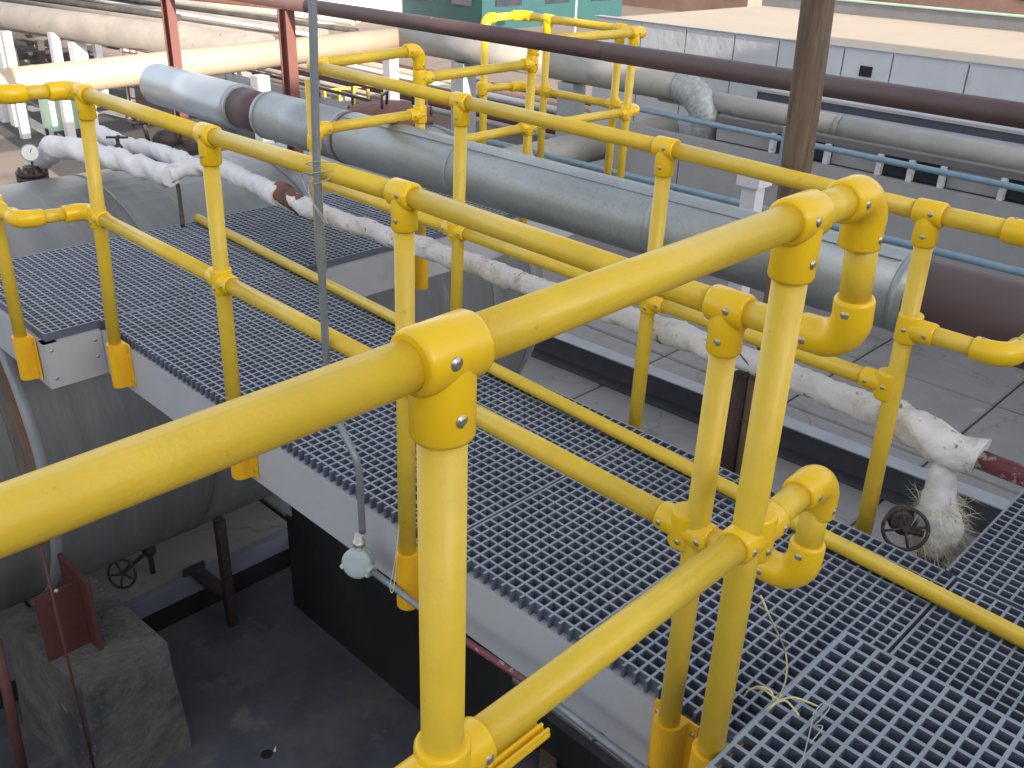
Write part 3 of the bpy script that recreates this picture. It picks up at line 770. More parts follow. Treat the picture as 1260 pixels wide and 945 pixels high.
# brown long pipe
BRX, BRZ = 2.30, 1.137
br = thing('brown_pipe', 'long straight dark brown pipe crossing high above the far yellow loops', 'pipe', (BRX, 0, BRZ))
for y0, y1 in ((14.0, 1.9), (1.898, -.55), (-.552, -5.0)):
    MB().cyl((BRX, y0, BRZ), (BRX, y1, BRZ-.0), .0425+(.0015 if y1 < -1 else 0), n=28).build('pipe_length', M['rust_pipe'], br)
for nm, (u0, u1) in dict(a=(0, 1)).items():
    pass
def red_post(p_top, zb, lab):
    o = thing('red_support_post', lab, 'post', (p_top[0], p_top[1], zb), 'red steel posts carrying the brown pipe')
    MB().box((p_top[0]-.004, p_top[1]-.04, zb), (p_top[0]+.004, p_top[1]+.04, p_top[2])).build('web', M['red_far'], o)
    MB().box((p_top[0]-.035, p_top[1]-.048, zb), (p_top[0]+.035, p_top[1]-.040, p_top[2])).build('flange', M['red_far'], o)
    MB().box((p_top[0]-.035, p_top[1]+.040, zb), (p_top[0]+.035, p_top[1]+.048, p_top[2])).build('flange', M['red_far'], o)
    return o
pa, pb = V((2.3000, 2.1605, 0.9003)), V((2.3000, 3.7665, 0.7308))
red_post((BRX, pa.y, BRZ-.045), -.02, 'red steel post standing right behind the brown patch of the silver pipe')
red_post((BRX, pb.y, 1.6), -.02, 'red steel post rising behind the capped far end of the silver pipe')
MB().box((BRX-.05, pb.y-.06, 1.05), (BRX+.05, pb.y+.06, 1.06)).build('cross_arm', M['red_far'], bpy.data.objects['red_support_post.001'])

# timber pole and stub under the wrapped pipe
pt = V((1.3000, -2.1278, 1.6112)); pm = V((1.3000, -2.1511, 0.9603))
pd = (pm-pt).normalized(); pbm = pt + pd*((pt.z-SZ)/-pd.z)
PP = path([pt, pbm], .08)
pole = MB().sweep(PP, .05, 18, lambda i, a, p: .0475*(1+.07*noise.noise(V((math.cos(a)*1.5, math.sin(a)*1.5, p.z*1.2)))+.03*noise.noise(V((math.cos(a)*5, math.sin(a)*5, p.z*3))))).build('timber_pole', M['wood'], loc=pbm)
tag(pole, 'weathered round timber pole rising past the top edge of the photo', 'pole')
st = V((1.2350, -2.1092, 0.3450)); sb = V((1.235, st.y-.02, SZ))
stub = MB().sweep(path([sb, V((1.2350, -2.1087, -0.0706)), st], .08), .04, 16, lambda i, a, p: .030*(1+.10*noise.noise(V((math.cos(a)*1.5+4, math.sin(a)*1.5, p.z*3))))).build('timber_prop', M['dark_wood'], loc=sb)
tag(stub, 'short dark timber prop wired beside the pole under the wrapped pipe', 'post')
st2 = V((1.2400, -2.1662, 0.3459)); sb2 = V((1.25, st2.y+.01, SZ))
stub2 = MB().sweep(path([sb2, V((1.2400, -2.1701, -0.0509)), st2], .08), .04, 16, lambda i, a, p: .030*(1+.14*noise.noise(V((math.cos(a)*1.5+9, math.sin(a)*1.5, p.z*3))))).build('timber_prop', M['wood'], loc=sb2)
tag(stub2, 'brown rough timber prop just right of the darker one, half hidden by a yellow post', 'post')
wt = thing('binding_wire', 'twisted binding wire holding the timber props to the wrapped pipe', 'wire', (1.1750, -2.1944, 0.3985))
MB().sweep(smooth_path([(1.1500, -2.1182, 0.4705), (1.1600, -2.1583, 0.4316), (1.1700, -2.1990, 0.4076), (1.1600, -2.2364, 0.4534), (1.1700, -2.2125, 0.5052)]), .0022, 6).build('upper_strand', M['dark_metal'], wt)
MB().sweep(smooth_path([(1.1900, -2.1040, 0.2964), (1.1800, -2.1375, 0.3671), (1.1680, -2.1938, 0.4094), (1.1700, -2.2071, 0.3958)]), .002, 6).build('side_strand', M['dark_metal'], wt)
MB().sweep(smooth_path([(1.1850, -2.1278, 0.2075), (1.1800, -2.1722, 0.2117), (1.1800, -2.2248, 0.2177), (1.2000, -2.2484, 0.2262)]), .0024, 6).build('lower_strand', M['dark_metal'], wt)
MB().ball((1.1750, -2.1944, 0.3985), .009, 8).build('knot', M['dark_metal'], wt)

# dark channel on the pavement
cA, cB = V((5.3460, 4.6981, -2.2000)), V((5.6205, -2.2037, -2.2000)); cd = (cB-cA).normalized(); cA = cA-cd*1.2; cB = cB+cd*1.5
ch = thing('channel_beam', 'long dark steel channel with pale top flange lying on the concrete paving', 'beam', lerp(cA, cB, .5)+V((0, 0, SZ+2.2)))
cn = cd.cross(V((0, 0, 1))).normalized()
if cn.x > 0: cn = -cn
MB().bar(cA-cn*.0, cB-cn*.0, .17, .012).build('top_flange', M['channel_top'], ch)
MB().bar(cA+V((0, 0, -.153))-cn*.07, cB+V((0, 0, -.153))-cn*.07, .012, .29).build('web', M['channel'], ch)
MB().bar(cA+V((0, 0, -.293))+cn*.02, cB+V((0, 0, -.293))+cn*.02, .16, .012).build('bottom_flange', M['channel'], ch)

# ------------------------------------------------------------------ conduit with junction box
cdx = -.045
cdt = thing('conduit_riser', 'thin grey vertical conduit wired to the left railing and bending down to a junction box', 'conduit', (-0.0450, -1.6602, -0.0266))
pts = [V((-0.0450, -1.5739, 1.5811)), V((-0.0450, -1.5710, 1.4934)), V((-0.0450, -1.5495, 1.1260)), V((-0.0450, -1.5405, 0.6271)), V((-0.0500, -1.5528, 0.4766)), V((-0.0600, -1.6289, 0.3992)), V((-0.0600, -1.6837, 0.3255)), V((-0.0550, -1.6838, 0.1984)), V((-0.0500, -1.6779, 0.0884))]
MB().sweep(smooth_path(pts, 6), .0105, 14).build('riser_tube', M['conduit'], cdt)
jb = V((-0.0450, -1.6519, -0.0311))
mb = MB(); mb.lathe(jb+V((0, 0, .045)), (0, 0, 1), [(0, .014), (.012, .014), (.013, .019), (.028, .019), (.029, .014), (.05, .013)], 12); mb.build('union_nut', M['steel'], cdt)
vdir = V((-.80, -.42, .25)).normalized()
mb = MB(); mb.lathe(jb-vdir*.030, vdir, [(0, .030), (.006, .039), (.030, .042), (.040, .042), (.041, .047), (.058, .047), (.063, .040), (.065, .020)], 24)
mb.cyl(jb, jb+V((0, 0, .052)), .017, n=14); mb.cyl(jb, jb+V((0, -.062, -.006)), .0155, n=14)
for k in range(3):
    a = 2.1*k+.4; u, w = frame(vdir); mb.ball(jb+vdir*.026+(u*math.cos(a)+w*math.sin(a))*.047, .009, 8)
mb.build('junction_box', M['jbox'], cdt)
dp = [jb+V((0, -.055, -.005)), V((-0.0450, -2.0755, -0.0427)), V((-0.0450, -2.3516, -0.0258)), V((-0.0450, -2.7054, -0.0405)), V((-.045, -3.4, -.045))]
MB().sweep(path(dp, .1), .0095, 12).build('run_tube', M['maroon'], cdt)
MB().sweep(path([dp[0]+V((0, -.001, 0)), lerp(dp[0], dp[1], .8)], .1), .0102, 12).build('run_tube', M['conduit'], cdt)
MB().sweep(path([lerp(dp[2], dp[3], .25), dp[3]+V((0, -.2, 0))], .1), .0102, 12).build('run_tube', M['conduit'], cdt)
mb = MB(); c = V((-0.0450, -1.5490, 1.1218))
for k in range(3):
    mb.torus(c+V((.02, 0, .004*k-.02+.015*k)), (.25*(k-1), .3, 1), .034+.004*k, .0014, 26, 6)
mb.sweep(smooth_path([c+V((-.012, .012, -.0)), (-0.0600, -1.5053, 1.1092), (-0.0600, -1.5159, 1.0757), (-0.0650, -1.5749, 1.0261), (-0.0700, -1.6048, 1.0086)]), .0014, 6)
mb.sweep(smooth_path([c+V((-.012, .012, -.02)), (-0.0650, -1.5399, 1.0648), (-0.0700, -1.6222, 1.0085)]), .0014, 6)
tw = mb.build('tie_wire', M['wire'], loc=c); tag(tw, 'silver tie wire looped round the grey conduit and yellow rail', 'wire')

# cords
def cord(name, pts, r, m_at, lab):
    o = MB().sweep(smooth_path(pts, 8), r, 7).build(name, m_at, loc=pts[0]); tag(o, lab, 'cord'); return o
cord('yellow_cord', [(-0.0992, -2.9500, 0.6378), (-0.0534, -2.9600, 0.5572), (0.3372, -2.8308, 0.1600), (0.1708, -2.9158, 0.2500), (-0.0529, -3.0048, 0.4000)], .0020, M['cord'], 'thin pale yellow cord dangling from the lower yellow elbow to the grating')
cord('yellow_cord', [(0.0973, -2.8628, 0.2000), (-0.0153, -2.9266, 0.3400), (-0.0593, -2.9695, 0.4000), (-0.0808, -3.0003, 0.4200), (-0.0739, -3.0102, 0.4100), (-0.0957, -3.0040, 0.4000), (-0.0306, -2.9597, 0.3000), (0.0259, -2.9200, 0.2000)], .0020, M['cord'], 'loose curl of pale yellow cord at the left of the tangle on the grating')
cord('yellow_cord', [(-0.0626, -3.0070, 0.4000), (-0.0460, -3.0252, 0.4100), (-0.0258, -3.0449, 0.4000), (-0.0209, -3.0694, 0.4000)], .0020, M['cord'], 'pale yellow cord end stretched right across the raised grating')
cord('yellow_cord', [(-0.0787, -3.0113, 0.4100), (-0.0637, -3.0198, 0.4100), (-0.0582, -3.0340, 0.4000), (-0.0676, -3.0530, 0.4000)], .0020, M['cord'], 'short pale yellow cord end pointing down on the raised grating')
cord('yellow_cord', [(-0.0795, -3.0048, 0.4100), (-0.0719, -2.9915, 0.4200), (-0.0605, -2.9594, 0.4000), (0.0523, -2.8876, 0.2600)], .0020, M['cord'], 'outer bow of pale yellow cord on the lower grating')
cord('thin_wire', [(-0.0468, -3.0701, 0.4000), (-0.0140, -3.0715, 0.4050), (-0.0062, -3.0834, 0.4000), (-0.0364, -3.0831, 0.3900), (-0.0621, -3.0845, 0.3950), (-0.0626, -3.0987, 0.4000), (-0.1093, -3.1006, 0.3950)], .0013, M['wire'], 'thin grey wire curled on the raised grating')
cord('thin_wire', [(-0.0475, -3.0722, 0.4000), (-0.1137, -3.0965, 0.3950), (-0.1823, -3.1190, 0.3950)], .0013, M['wire'], 'straight thin grey wire running off the bottom edge')
cord('hanging_string', [(-0.0200, -1.8160, 0.1875), (-0.0500, -1.8270, 0.0684), (-0.0620, -1.8163, -0.0236), (-0.0620, -1.8309, -0.0268), (-0.0500, -1.8391, 0.1033)], .0014, M['cord'], 'pale string looped over the sloping conduit by the junction box')

# ------------------------------------------------------------------ wrapped bundle at the tank top, left
bw = thing('wrapped_manifold', 'thick pale lilac wrapped pipes bending over the tank behind the left railing', 'pipe', (1.0381, 1.4470, 0.3000))
A0, A1, A2, A3 = V((0.8674, 3.0341, 0.1200)), V((0.8967, 2.6908, 0.3000)), V((0.9981, 2.3363, 0.3000)), V((1.0954, 1.5840, 0.3000))
e3 = V((1.2678, 1.6351, 0.3200))
pipe_lumpy('insulation', smooth_path([A0, lerp(A0, A1, .6), A1, A2, A3], 8), .063, M['wrap_clean'], .34, 6, bw, step=.015)
pipe_lumpy('insulation', smooth_path([A3+V((-.02, .03, 0)), e3, V((1.3160, 1.4219, 0.3400)), V((1.2628, 1.0869, 0.3600)), V((1.1973, 0.6256, 0.3800))], 8), .050, M['wrap_clean'], .34, 8, bw, seed=3, step=.015)
pipe_lumpy('insulation', smooth_path([V((1.2763, 2.9392, 0.2800)), V((1.2573, 2.3878, 0.3000)), V((1.3037, 2.1016, 0.3100)), V((1.2482, 1.6751, 0.3200))], 8), .052, M['wrap_clean'], .38, 8, bw, seed=6, step=.015)
MB().cyl((1.0950, 1.5276, 0.2600), (0.9340, 1.2036, 0.1300), .012, n=10).build('drain_rod', M['dark_metal'], bw)
vl = V((1.1189, 2.2983, 0.3300))
v2 = thing('small_valve', 'small black tee-handle valve sitting on the thick wrapped pipes', 'valve', vl)
mb = MB(); mb.cyl(vl+V((0, 0, -.02)), vl+V((0, 0, .06)), .012, n=10); mb.ball(vl, .028, 10); mb.build('valve_body', M['dark_metal'], v2)
mb = MB(); mb.bar(vl+V((-.05, .04, .065)), vl+V((.05, -.04, .065)), .018, .012); mb.bar(vl+V((-.02, -.02, .068)), vl+V((.02, .02, .068)), .018, .012); mb.build('handle', M['dark_metal'], v2)
fl = V((0.8009, 2.9359, 0.0800))
gf = thing('flanged_end', 'rusty bolted flange pair below the round dial', 'flange', fl)
mb = MB(); mb.lathe(fl+V((0, 0, -.03)), (0, 0, 1), [(0, .05), (.001, .098), (.026, .098), (.027, .06), (.034, .06), (.035, .098), (.06, .098), (.061, .05), (.09, .05)], 24); mb.build('flange', M['dark_metal'], gf)
mb = MB()
for k in range(8):
    a = 2*math.pi*k/8; mb.cyl(fl+V((.08*math.cos(a), .08*math.sin(a), -.06)), fl+V((.08*math.cos(a), .08*math.sin(a), .05)), .009, n=6)
mb.build('stud_bolts', M['rust'], gf)
gc = V((0.7480, 2.7456, 0.2700)); gd = (V((-1.413, -3.569, 1.735))-gc).normalized()
ga = thing('pressure_gauge', 'round white pressure gauge above the rusty flange at the left', 'gauge', gc)
MB().lathe(gc-gd*.02, gd, [(0, .05), (.004, .055), (.03, .055), (.033, .052)], 28).build('case', M['conduit'], ga)
MB().lathe(gc+gd*.0125, gd, [(0, .047), (.0015, .047)], 28).build('dial', M['dial'], ga)
MB().bar(gc+gd*.0150, gc+gd*.0150+V((.01, -.01, .028)), .003, .001, up=gd).build('needle', M['black'], ga)
MB().cyl(gc+V((0, 0, -.05)), gc+V((0, 0, -.14)), .008, n=8).build('stem', M['dark_metal'], ga)

# pump-like machinery behind the silver pipe end
pg = V((2.6362, 4.7684, -0.2500))
pu = thing('rusty_machine', 'dark rusty valve gear half hidden behind the left rail and silver pipe', 'machine', pg)
mb = MB(); mb.ball(pg, .11, 14, (1.2, 1, .9)); mb.cyl(pg+V((-.3, 0, -.1)), pg+V((.35, -.1, -.1)), .07, n=16); mb.cyl(pg+V((.2, -.05, -.3)), pg+V((.2, -.05, .15)), .12, n=14); mb.build('casing', M['dark_metal'], pu)
mb = MB(); handwheel(mb, pg+V((-.18, .05, .22)), (-.2, -.2, 1), .13, .012, 5, .03); mb.cyl(pg+V((-.18, .05, .22)), pg+V((-.15, .05, 0)), .02, n=8); mb.build('handwheel', M['dark_metal'], pu)

# handwheel, rods and post in the pit
hw = thing('pit_handwheel', 'small iron handwheel under the tank beside the stained pier', 'valve', (0.5005, 1.8336, -2.3500))
hc = V((0.4537, 1.7014, -2.2500)); mb = MB(); handwheel(mb, hc, (-.75, -.55, .35), .095, .009, 5, .02); mb.build('wheel', M['dark_metal'], hw)
mb = MB(); mb.cyl(hc, hc+V((.28, .20, -.06)), .013, n=8); mb.ball(hc+V((.28, .2, -.06)), .05, 10); mb.cyl(hc+V((.28, .2, -.06)), (hc.x+.28, hc.y+.2, SZ), .02, n=8); mb.build('spindle', M['dark_metal'], hw)
q0 = V((1.0131, 1.3787, -2.8000)); 
ps = thing('steel_stanchion', 'dark steel stanchion rising from the wet pit floor', 'post', q0)
qt = V((q0.x, q0.y, -1.95))
MB().box((q0.x-.03, q0.y-.03, PF), (q0.x+.03, q0.y+.03, -1.919)).build('post', M['dark_metal'], ps)
ba = V((0.9369, 1.6856, -2.4900)); 
mb = MB(); mb.bar((ba.x, ba.y+.02, SZ+.03), (q0.x+.0, q0.y+.03, -2.56), .10, .03); mb.box((ba.x-.08, ba.y-.0, SZ+.012), (ba.x+.08, ba.y+.02, SZ+.07)); mb.build('bracket_arm', M['dark_metal'], ps)
rd = thing('red_tie_rod', 'thin red rod slanting down in front of the pier', 'rod', (-0.2771, 0.6000, -2.5617))
MB().cyl((-0.2841, 0.6000, -1.0687), (-0.2768, 0.6000, -2.7525), .007, n=10).build('rod', M['red_steel'], rd)
MB().ball((-0.2644, 0.5900, -1.3421), .013, 8).build('clamp', M['steel'], rd)
rd2 = MB().cyl((-0.5475, 0.7000, -1.5664), (-0.5927, 0.7000, -2.5795), .026, n=12).build('rusty_pipe', M['red_steel'], loc=(-0.5684, 0.7000, -2.1511)); tag(rd2, 'rusty red pipe at the bottom left corner beside the pier', 'pipe')
dc = V((0.5588, 0.2290, -2.7970)); 
mb = MB(); mb.lathe(dc, (0, 0, 1), [(0, .035), (.003, .032), (.004, .02), (.005, .01)], 16); o = mb.build('drain_mark', M['black'], loc=dc); tag(o, 'small dark drain opening in the wet pit floor', 'drain')
bt = V((0.6036, 0.2110, -2.7900)); o = MB().cyl(bt, bt+V((.025, .025, .0)), .008, .004, n=10).build('bottle_shard', M['white'], loc=bt); tag(o, 'tiny white scrap beside the dark drain opening', 'scrap')
random.seed(5)
for k, (u0, v0, u1, v1, lab) in enumerate(((0,0,0,0,'leftmost dusty plank under the walkway beam at the bottom'), (0,0,0,0,'middle dusty plank under the walkway beam at the bottom'), (0,0,0,0,'rightmost dusty plank under the walkway beam at the bottom'))):
    a = V((1.4930, -1.1636, -2.7600)) + V((.14*k, -.17*k, .0)); b = a + V((1.1, .95, 0))
    o = MB().bar(a, b, .10, .035).build('plank', M['wood'], loc=lerp(a, b, .5)); tag(o, lab, 'plank', 'planks in the pit')

# ------------------------------------------------------------------ right-hand building and its pipes
HB = thing('long_low_building', 'long pale panelled building with a sunlit flat roof at the upper right', 'building', (14, 0, SZ))
# lower wall x=9.5
YL, YW = 5.05, 3.45
MB().box((9.53, -12, SZ), (9.60, YL, -1.21)).build('lower_wall', M['low_wall'], HB)
y = YL-1.16
while y > -11:
    MB().box((9.50, y+.008, SZ), (9.529, y+1.152, -1.21)).build('wall_panel', M['low_wall'], HB); y -= 1.16
MB().box((9.46, -12, -1.208), (9.60, YL, -.94)).build('cap_course', M['low_wall'], HB)
MB().box((9.70, -12, SZ), (9.72, YW, -.70)).build('window_back_wall', M['brownish'], HB)
ym = [1.8168, 1.1463, 0.7678, 0.4042, -0.2544]
for q in ym + [2.5656]:
    MB().box((9.56, q-.03, -.938), (9.64, q+.03, -.70)).build('mullion', M['white'], HB)
def pane(y0, y1, m_at, nm): MB().box((9.66, y0, -.938), (9.69, y1, -.70)).build(nm, m_at, HB)
pane(ym[1]+.035, ym[0]-.035, M['pale_trim'], 'infill_panel'); pane(ym[2]+.035, ym[1]-.035, M['window'], 'window_pane')
pane(ym[3]+.035, ym[2]-.035, M['window'], 'window_pane'); pane(ym[4]+.035, ym[3]-.035, M['pale_trim'], 'infill_panel')
pane(ym[4]-1.4, ym[4]-.035, M['window'], 'window_pane'); pane(ym[0]+.035, 2.5318-.04, M['window'], 'window_pane')
pane(2.5318+.04, YW, M['pale_trim'], 'infill_panel'); pane(-11, ym[4]-1.44, M['pale_trim'], 'infill_panel')
MB().box((9.60, -12, -.698), (9.74, YW, -.62)).build('lintel', M['brownish'], HB)
# ledge and upper wall
lm = MB(); lm._add([(9.75, -12, -.70), (10.55, -12, -.70), (10.55, -12, -.50), (10.0, -12, -.66), (9.75, YW, -.70), (10.55, YW, -.70), (10.55, YW, -.50), (10.0, YW, -.66)],
        [(0, 1, 2, 3), (7, 6, 5, 4), (0, 4, 5, 1), (1, 5, 6, 2), (2, 6, 7, 3), (3, 7, 4, 0)]); lm.build('sloping_ledge', M['lilac'], HB)
MB().box((10.551, -12, -.698), (10.58, YW, -.40)).build('dark_strip', M['dark_trim'], HB)
MB().box((10.53, -12, -.398), (10.60, YW, -.360)).build('pale_trim_strip', M['pale_trim'], HB)
MB().box((10.581, -12, -.55), (11.999, YW, -.405)).build('upper_ledge', M['lilac'], HB)
MB().box((12.03, -12, -2.4), (20.2, 7.6, .06)).build('core', M['low_wall'], HB)
ws = [7.6, 6.62, 5.72, 4.82, 4.05, 3.01, 2.29, 1.26, .2, -.9, -2., -3.1, -4.2, -5.3]
for a, b in zip(ws, ws[1:]):
    MB().box((12.0, b+.012, -2.4), (12.028, a-.012, .125)).build('wall_panel', M['wall_panel'], HB)
MB().box((11.97, -12, .127), (12.12, 7.62, .138)).build('coping', M['pale_trim'], HB)
MB().box((12.125, -12, .062), (20.2, 7.6, .085)).build('roof_surface', M['roof'], HB)
vp = V((11.9900, 2.6407, -0.1605)); MB().box((11.985, vp.y-.09, vp.z-.07), (12.0, vp.y+.09, vp.z+.07)).build('vent_hole', M['black'], HB)
MB().box((17.3, -30, .086), (17.5, 7.6, .315)).build('rear_parapet', M['parapet'], HB)
MB().box((17.27, -30, .317), (17.55, 7.6, .34)).build('rear_coping', M['mint'], HB)

# pipes in front of the building
EZ = lambda y: -.525-.014*(3.5-y)
ep = thing('grey_service_pipe', 'straight grey pipe running along the ledge of the long building', 'pipe', (9.5, 0, -.48))
for y0, y1 in ((4.6, 1.9), (1.898, -1.0), (-1.002, -8)): MB().cyl((9.95, y0, EZ(y0)), (9.95, y1, EZ(y1)), .132, n=28).build('pipe_length', M['grey_pipe'], ep)
for y in (1.9, -1.0): MB().cyl((9.95, y-.03, EZ(y)), (9.95, y+.03, EZ(y)), .137, n=28).build('band', M['grey_pipe'], ep)
MB().box((9.38, 2.26, -1.2), (9.44, 2.34, -.55)).build('hanger', M['blue'], ep)
b1 = MB().cyl((9.42, 7, -.67), (9.42, -8, -.80), .035, n=14).build('blue_conduit', M['blue'], loc=(9.42, 0, -.7)); tag(b1, 'upper blue conduit just under the grey service pipe', 'conduit', 'blue conduits on the building')
b2 = MB().cyl((8.5, 7.2, -1.36), (8.5, -8, -1.28), .04, n=14).build('blue_conduit', M['blue'], loc=(8.5, 0, -1.3)); tag(b2, 'lower blue conduit just above the fat silver pipe', 'conduit', 'blue conduits on the building')
cs = MB()
c2o = thing('conduit_stands', 'row of thin stands carrying the lower blue conduit along the wall', 'pipe support', (8.5, 0, SZ))
for y in (-6, -3, 0.5, 3.2, 6): MB().box((8.47, y-.03, SZ), (8.53, y+.03, -1.36)).build('stand', M['channel'], c2o)

# white post with cap
wpz = V((5.2000, 0.2261, -0.1293)); 
wpo = thing('white_post', 'white painted post with a wider cap just behind the right railing', 'post', (wpz.x, wpz.y, SZ))
MB().box((wpz.x-.065, wpz.y-.065, SZ), (wpz.x+.065, wpz.y+.065, wpz.z-.02)).build('shaft', M['white'], wpo)
MB().box((wpz.x-.10, wpz.y-.10, wpz.z-.018), (wpz.x+.10, wpz.y+.10, wpz.z+.09)).build('cap', M['white'], wpo)
MB().box((wpz.x-.06, wpz.y-.06, wpz.z+.091), (wpz.x+.06, wpz.y+.06, wpz.z+.13)).build('rubber_pad', M['black'], wpo)

# grey pipe B with ribbed elbow
gp = thing('grey_elbow_pipe', 'large grey clad pipe that ends in a ribbed elbow turning downwards', 'pipe', (11.5, 8, -.7))
bz = -.385; BXp = 9.85
PB = [(BXp, 14.5, bz), (BXp, 9.2, bz)]
MB().cyl((BXp, 10.272, bz), (BXp, 6.6, bz), .200, n=36).build('pipe_length', M['grey_pipe'], gp)
MB().cyl((BXp, 6.599, bz), (BXp, 4.25, bz), .202, n=36).build('pipe_length', M['grey_pipe'], gp)
pts = []; Rb = .50
for i in range(0, 41):
    a = math.pi/2*i/40; pts.append(V((BXp, 4.25-Rb*math.sin(a), bz-Rb+Rb*math.cos(a))))
pts += [V((BXp, 4.25-Rb, bz-Rb-.12*k)) for k in range(1, 6)]
MB().sweep(pts, .24, 32, lambda i, a, p: .203+.006*(i % 3 == 0)).build('ribbed_elbow', M['ribbed'], gp)
fp = thing('low_grey_pipe', 'fat low grey pipe lying crosswise below the ribbed elbow', 'pipe', (11, 5.9, -1.5))
fa, fbp = V((8.3892, 5.8232, -1.5000)), V((12.9867, 5.9097, -1.5000))
MB().cyl(fa+(fa-fbp)*.35, fbp, .235, n=32).build('pipe_length', M['grey_pipe'], fp)
for k in (.1, .5): 
    c = lerp(fa, fbp, k); MB().box((c.x-.1, c.y-.1, SZ), (c.x+.1, c.y+.1, c.z-.22)).build('stand', M['channel'], fp)
# cream pipe A
crm = thing('cream_pipe', 'fat cream pipe glowing in the sun across the upper left', 'pipe', (6.6562, 9.4328, -0.3550))
ca, cb = V((3.8020, 9.3157, -0.3850)), V((9.85, 10.272, -.395))
MB().cyl(ca-(cb-ca)*.8, cb, .198, n=36).build('pipe_length', M['cream'], crm)
MB().ball(cb, .203, 32).build('mitre_joint', M['cream'], crm)
for k in (-.1, .45, .8):
    c = lerp(ca, cb, k); MB().cyl(c-(cb-ca).normalized()*.02, c+(cb-ca).normalized()*.02, .202, n=36).build('band', M['cream'], crm)
for u in (318,): 
    c = V((6.2767, 9.0908, -0.3550)); MB().box((c.x-.10, c.y-.10, GZ), (c.x+.10, c.y+.10, c.z-.2)).build('column', M['white_far'], crm)
for k in (-.45, .96):
    c = lerp(ca, cb, k); MB().box((c.x-.10, c.y-.10, GZ), (c.x+.10, c.y+.10, c.z-.2)).build('column', M['white_far'], crm)
# columns under B
for y in (8.6, 6.2): MB().box((BXp-.15, y-.15, GZ), (BXp+.15, y+.15, bz-.2)).build('column', M['channel_top'], gp)

# pipe rack in the upper left
rk = thing('pipe_rack', 'rack of long grey pipes on white columns in the upper left distance', 'pipe rack', (8, 16, GZ))
def far_pipe(a, b, r, m_at='rack_pipe'):
    a, b = V(a), V(b); d = (b-a)
    MB().cyl(a-d*1.2, b+d*.06, r, n=24).build('long_pipe', M[m_at], rk)
far_pipe((6.8250, 20.7167, -0.8000), (8.3972, 13.0603, -0.8000), .30)
far_pipe((8.7723, 20.9602, -0.8000), (9.4919, 14.3453, -0.8000), .125)
far_pipe((9.8543, 22.9676, -0.8000), (10.9480, 14.7627, -0.8000), .19)
far_pipe((9.9228, 18.5075, -0.5500), (10.7026, 13.0202, -0.5500), .05, 'dark_gear')
far_pipe((7.8925, 20.5466, -0.5000), (8.6452, 16.2444, -0.5000), .07, 'dark_gear')
for (u, v, w_, mm) in ((95,44,.20,'channel_top'), (66,44,.13,'white_far'), (2,22,.20,'channel_top'), (8,118,.16,'white_far'), (30,122,.13,'white_far')):
    pass
def col_at(p, w_, zt, mm):
    MB().box((p[0]-w_, p[1]-w_, GZ), (p[0]+w_, p[1]+w_, zt)).build('column', M[mm], rk)
p = (7.3924, 18.1336, -1.2000); col_at(p, .14, -1.1, 'white')
p = (7.0539, 18.4573, -0.9500); col_at(p, .09, -.95, 'white_far')
p = (6.8979, 21.0410, -1.2000); col_at(p, .15, -1.1, 'white_far')
for (u0, v0, u1, v1) in ((0,0,0,0),):
    pass
a, b = V((7.3134, 20.3074, -1.1500)), V((7.8912, 17.0759, -1.1500)); 
MB().bar(V((7.7915, 19.6898, -1.1500)), V((9.4070, 19.8587, -1.1500)), .2, .16).build('cross_beam', M['white_far'], rk)
MB().bar(V((6.7903, 21.3097, -1.1500)), V((7.3945, 19.1010, -1.0000)), .2, .16).build('cross_beam', M['white_far'], rk)

for (a_, b_, r_, m__) in (((10.4843, 28.8388, -1.9000), (10.7134, 19.7325, -1.9000), .10, 'dark_gear'), ((9.6013, 28.5001, -2.1000), (10.2590, 19.7499, -2.1000), .16, 'brownish'), ((9.2283, 28.2764, -2.4000), (9.8376, 21.1535, -2.4000), .13, 'dark_gear'),
        ((9.7480, 21.2980, -0.7000), (10.3264, 13.1964, -0.7000), .04, 'white_far'), ((10.1599, 19.5370, -0.5000), (11.4051, 14.1111, -0.5000), .09, 'grey_pipe'), ((10.3291, 27.0492, -1.5000), (10.8217, 17.1829, -1.5000), .06, 'white_far'), ((10.4564, 18.1407, -0.4000), (11.5018, 13.6672, -0.4000), .05, 'rust')):
    far_pipe(a_, b_, r_, m__)
for (u_a, u_b, zc_) in (((7.6496, 23.4489, -1.6000), (12.5655, 25.0114, -1.6000), 0), ((7.3104, 22.7276, -2.0000), (12.9195, 23.8358, -2.0000), 0)):
    MB().bar(u_a, u_b, .14, .16).build('cross_beam', M['dark_gear'], rk)
for q in ((6.8747, 20.5546, -1.5000), (8.1954, 22.3913, -1.6000), (9.4686, 22.0171, -1.6000), (10.2354, 22.1527, -1.5000), (10.9523, 22.1559, -1.5000), (10.8936, 20.9662, -1.3000)):
    MB().box((q[0]-.08, q[1]-.08, GZ), (q[0]+.08, q[1]+.08, q[2])).build('column', M['white' if q[0] > 9 else 'dark_gear'], rk)
# gantry uprights near left edge
def gantry(u0lab, p, w_, zt, lab):
    o = MB().box((p[0]-w_, p[1]-w_, GZ), (p[0]+w_, p[1]+w_, zt)).build('white_column', M['white_far'], loc=(p[0], p[1], GZ)); tag(o, lab, 'column', 'white columns by the road')
gantry(0, (6.4828, 19.5804, -3.3000), .09, -1.0, 'tall white column by the road, right one of a pair at the left edge')
gantry(0, (6.7974, 21.6022, -3.3000), .10, -1.0, 'white column by the road, left one of a pair at the left edge')

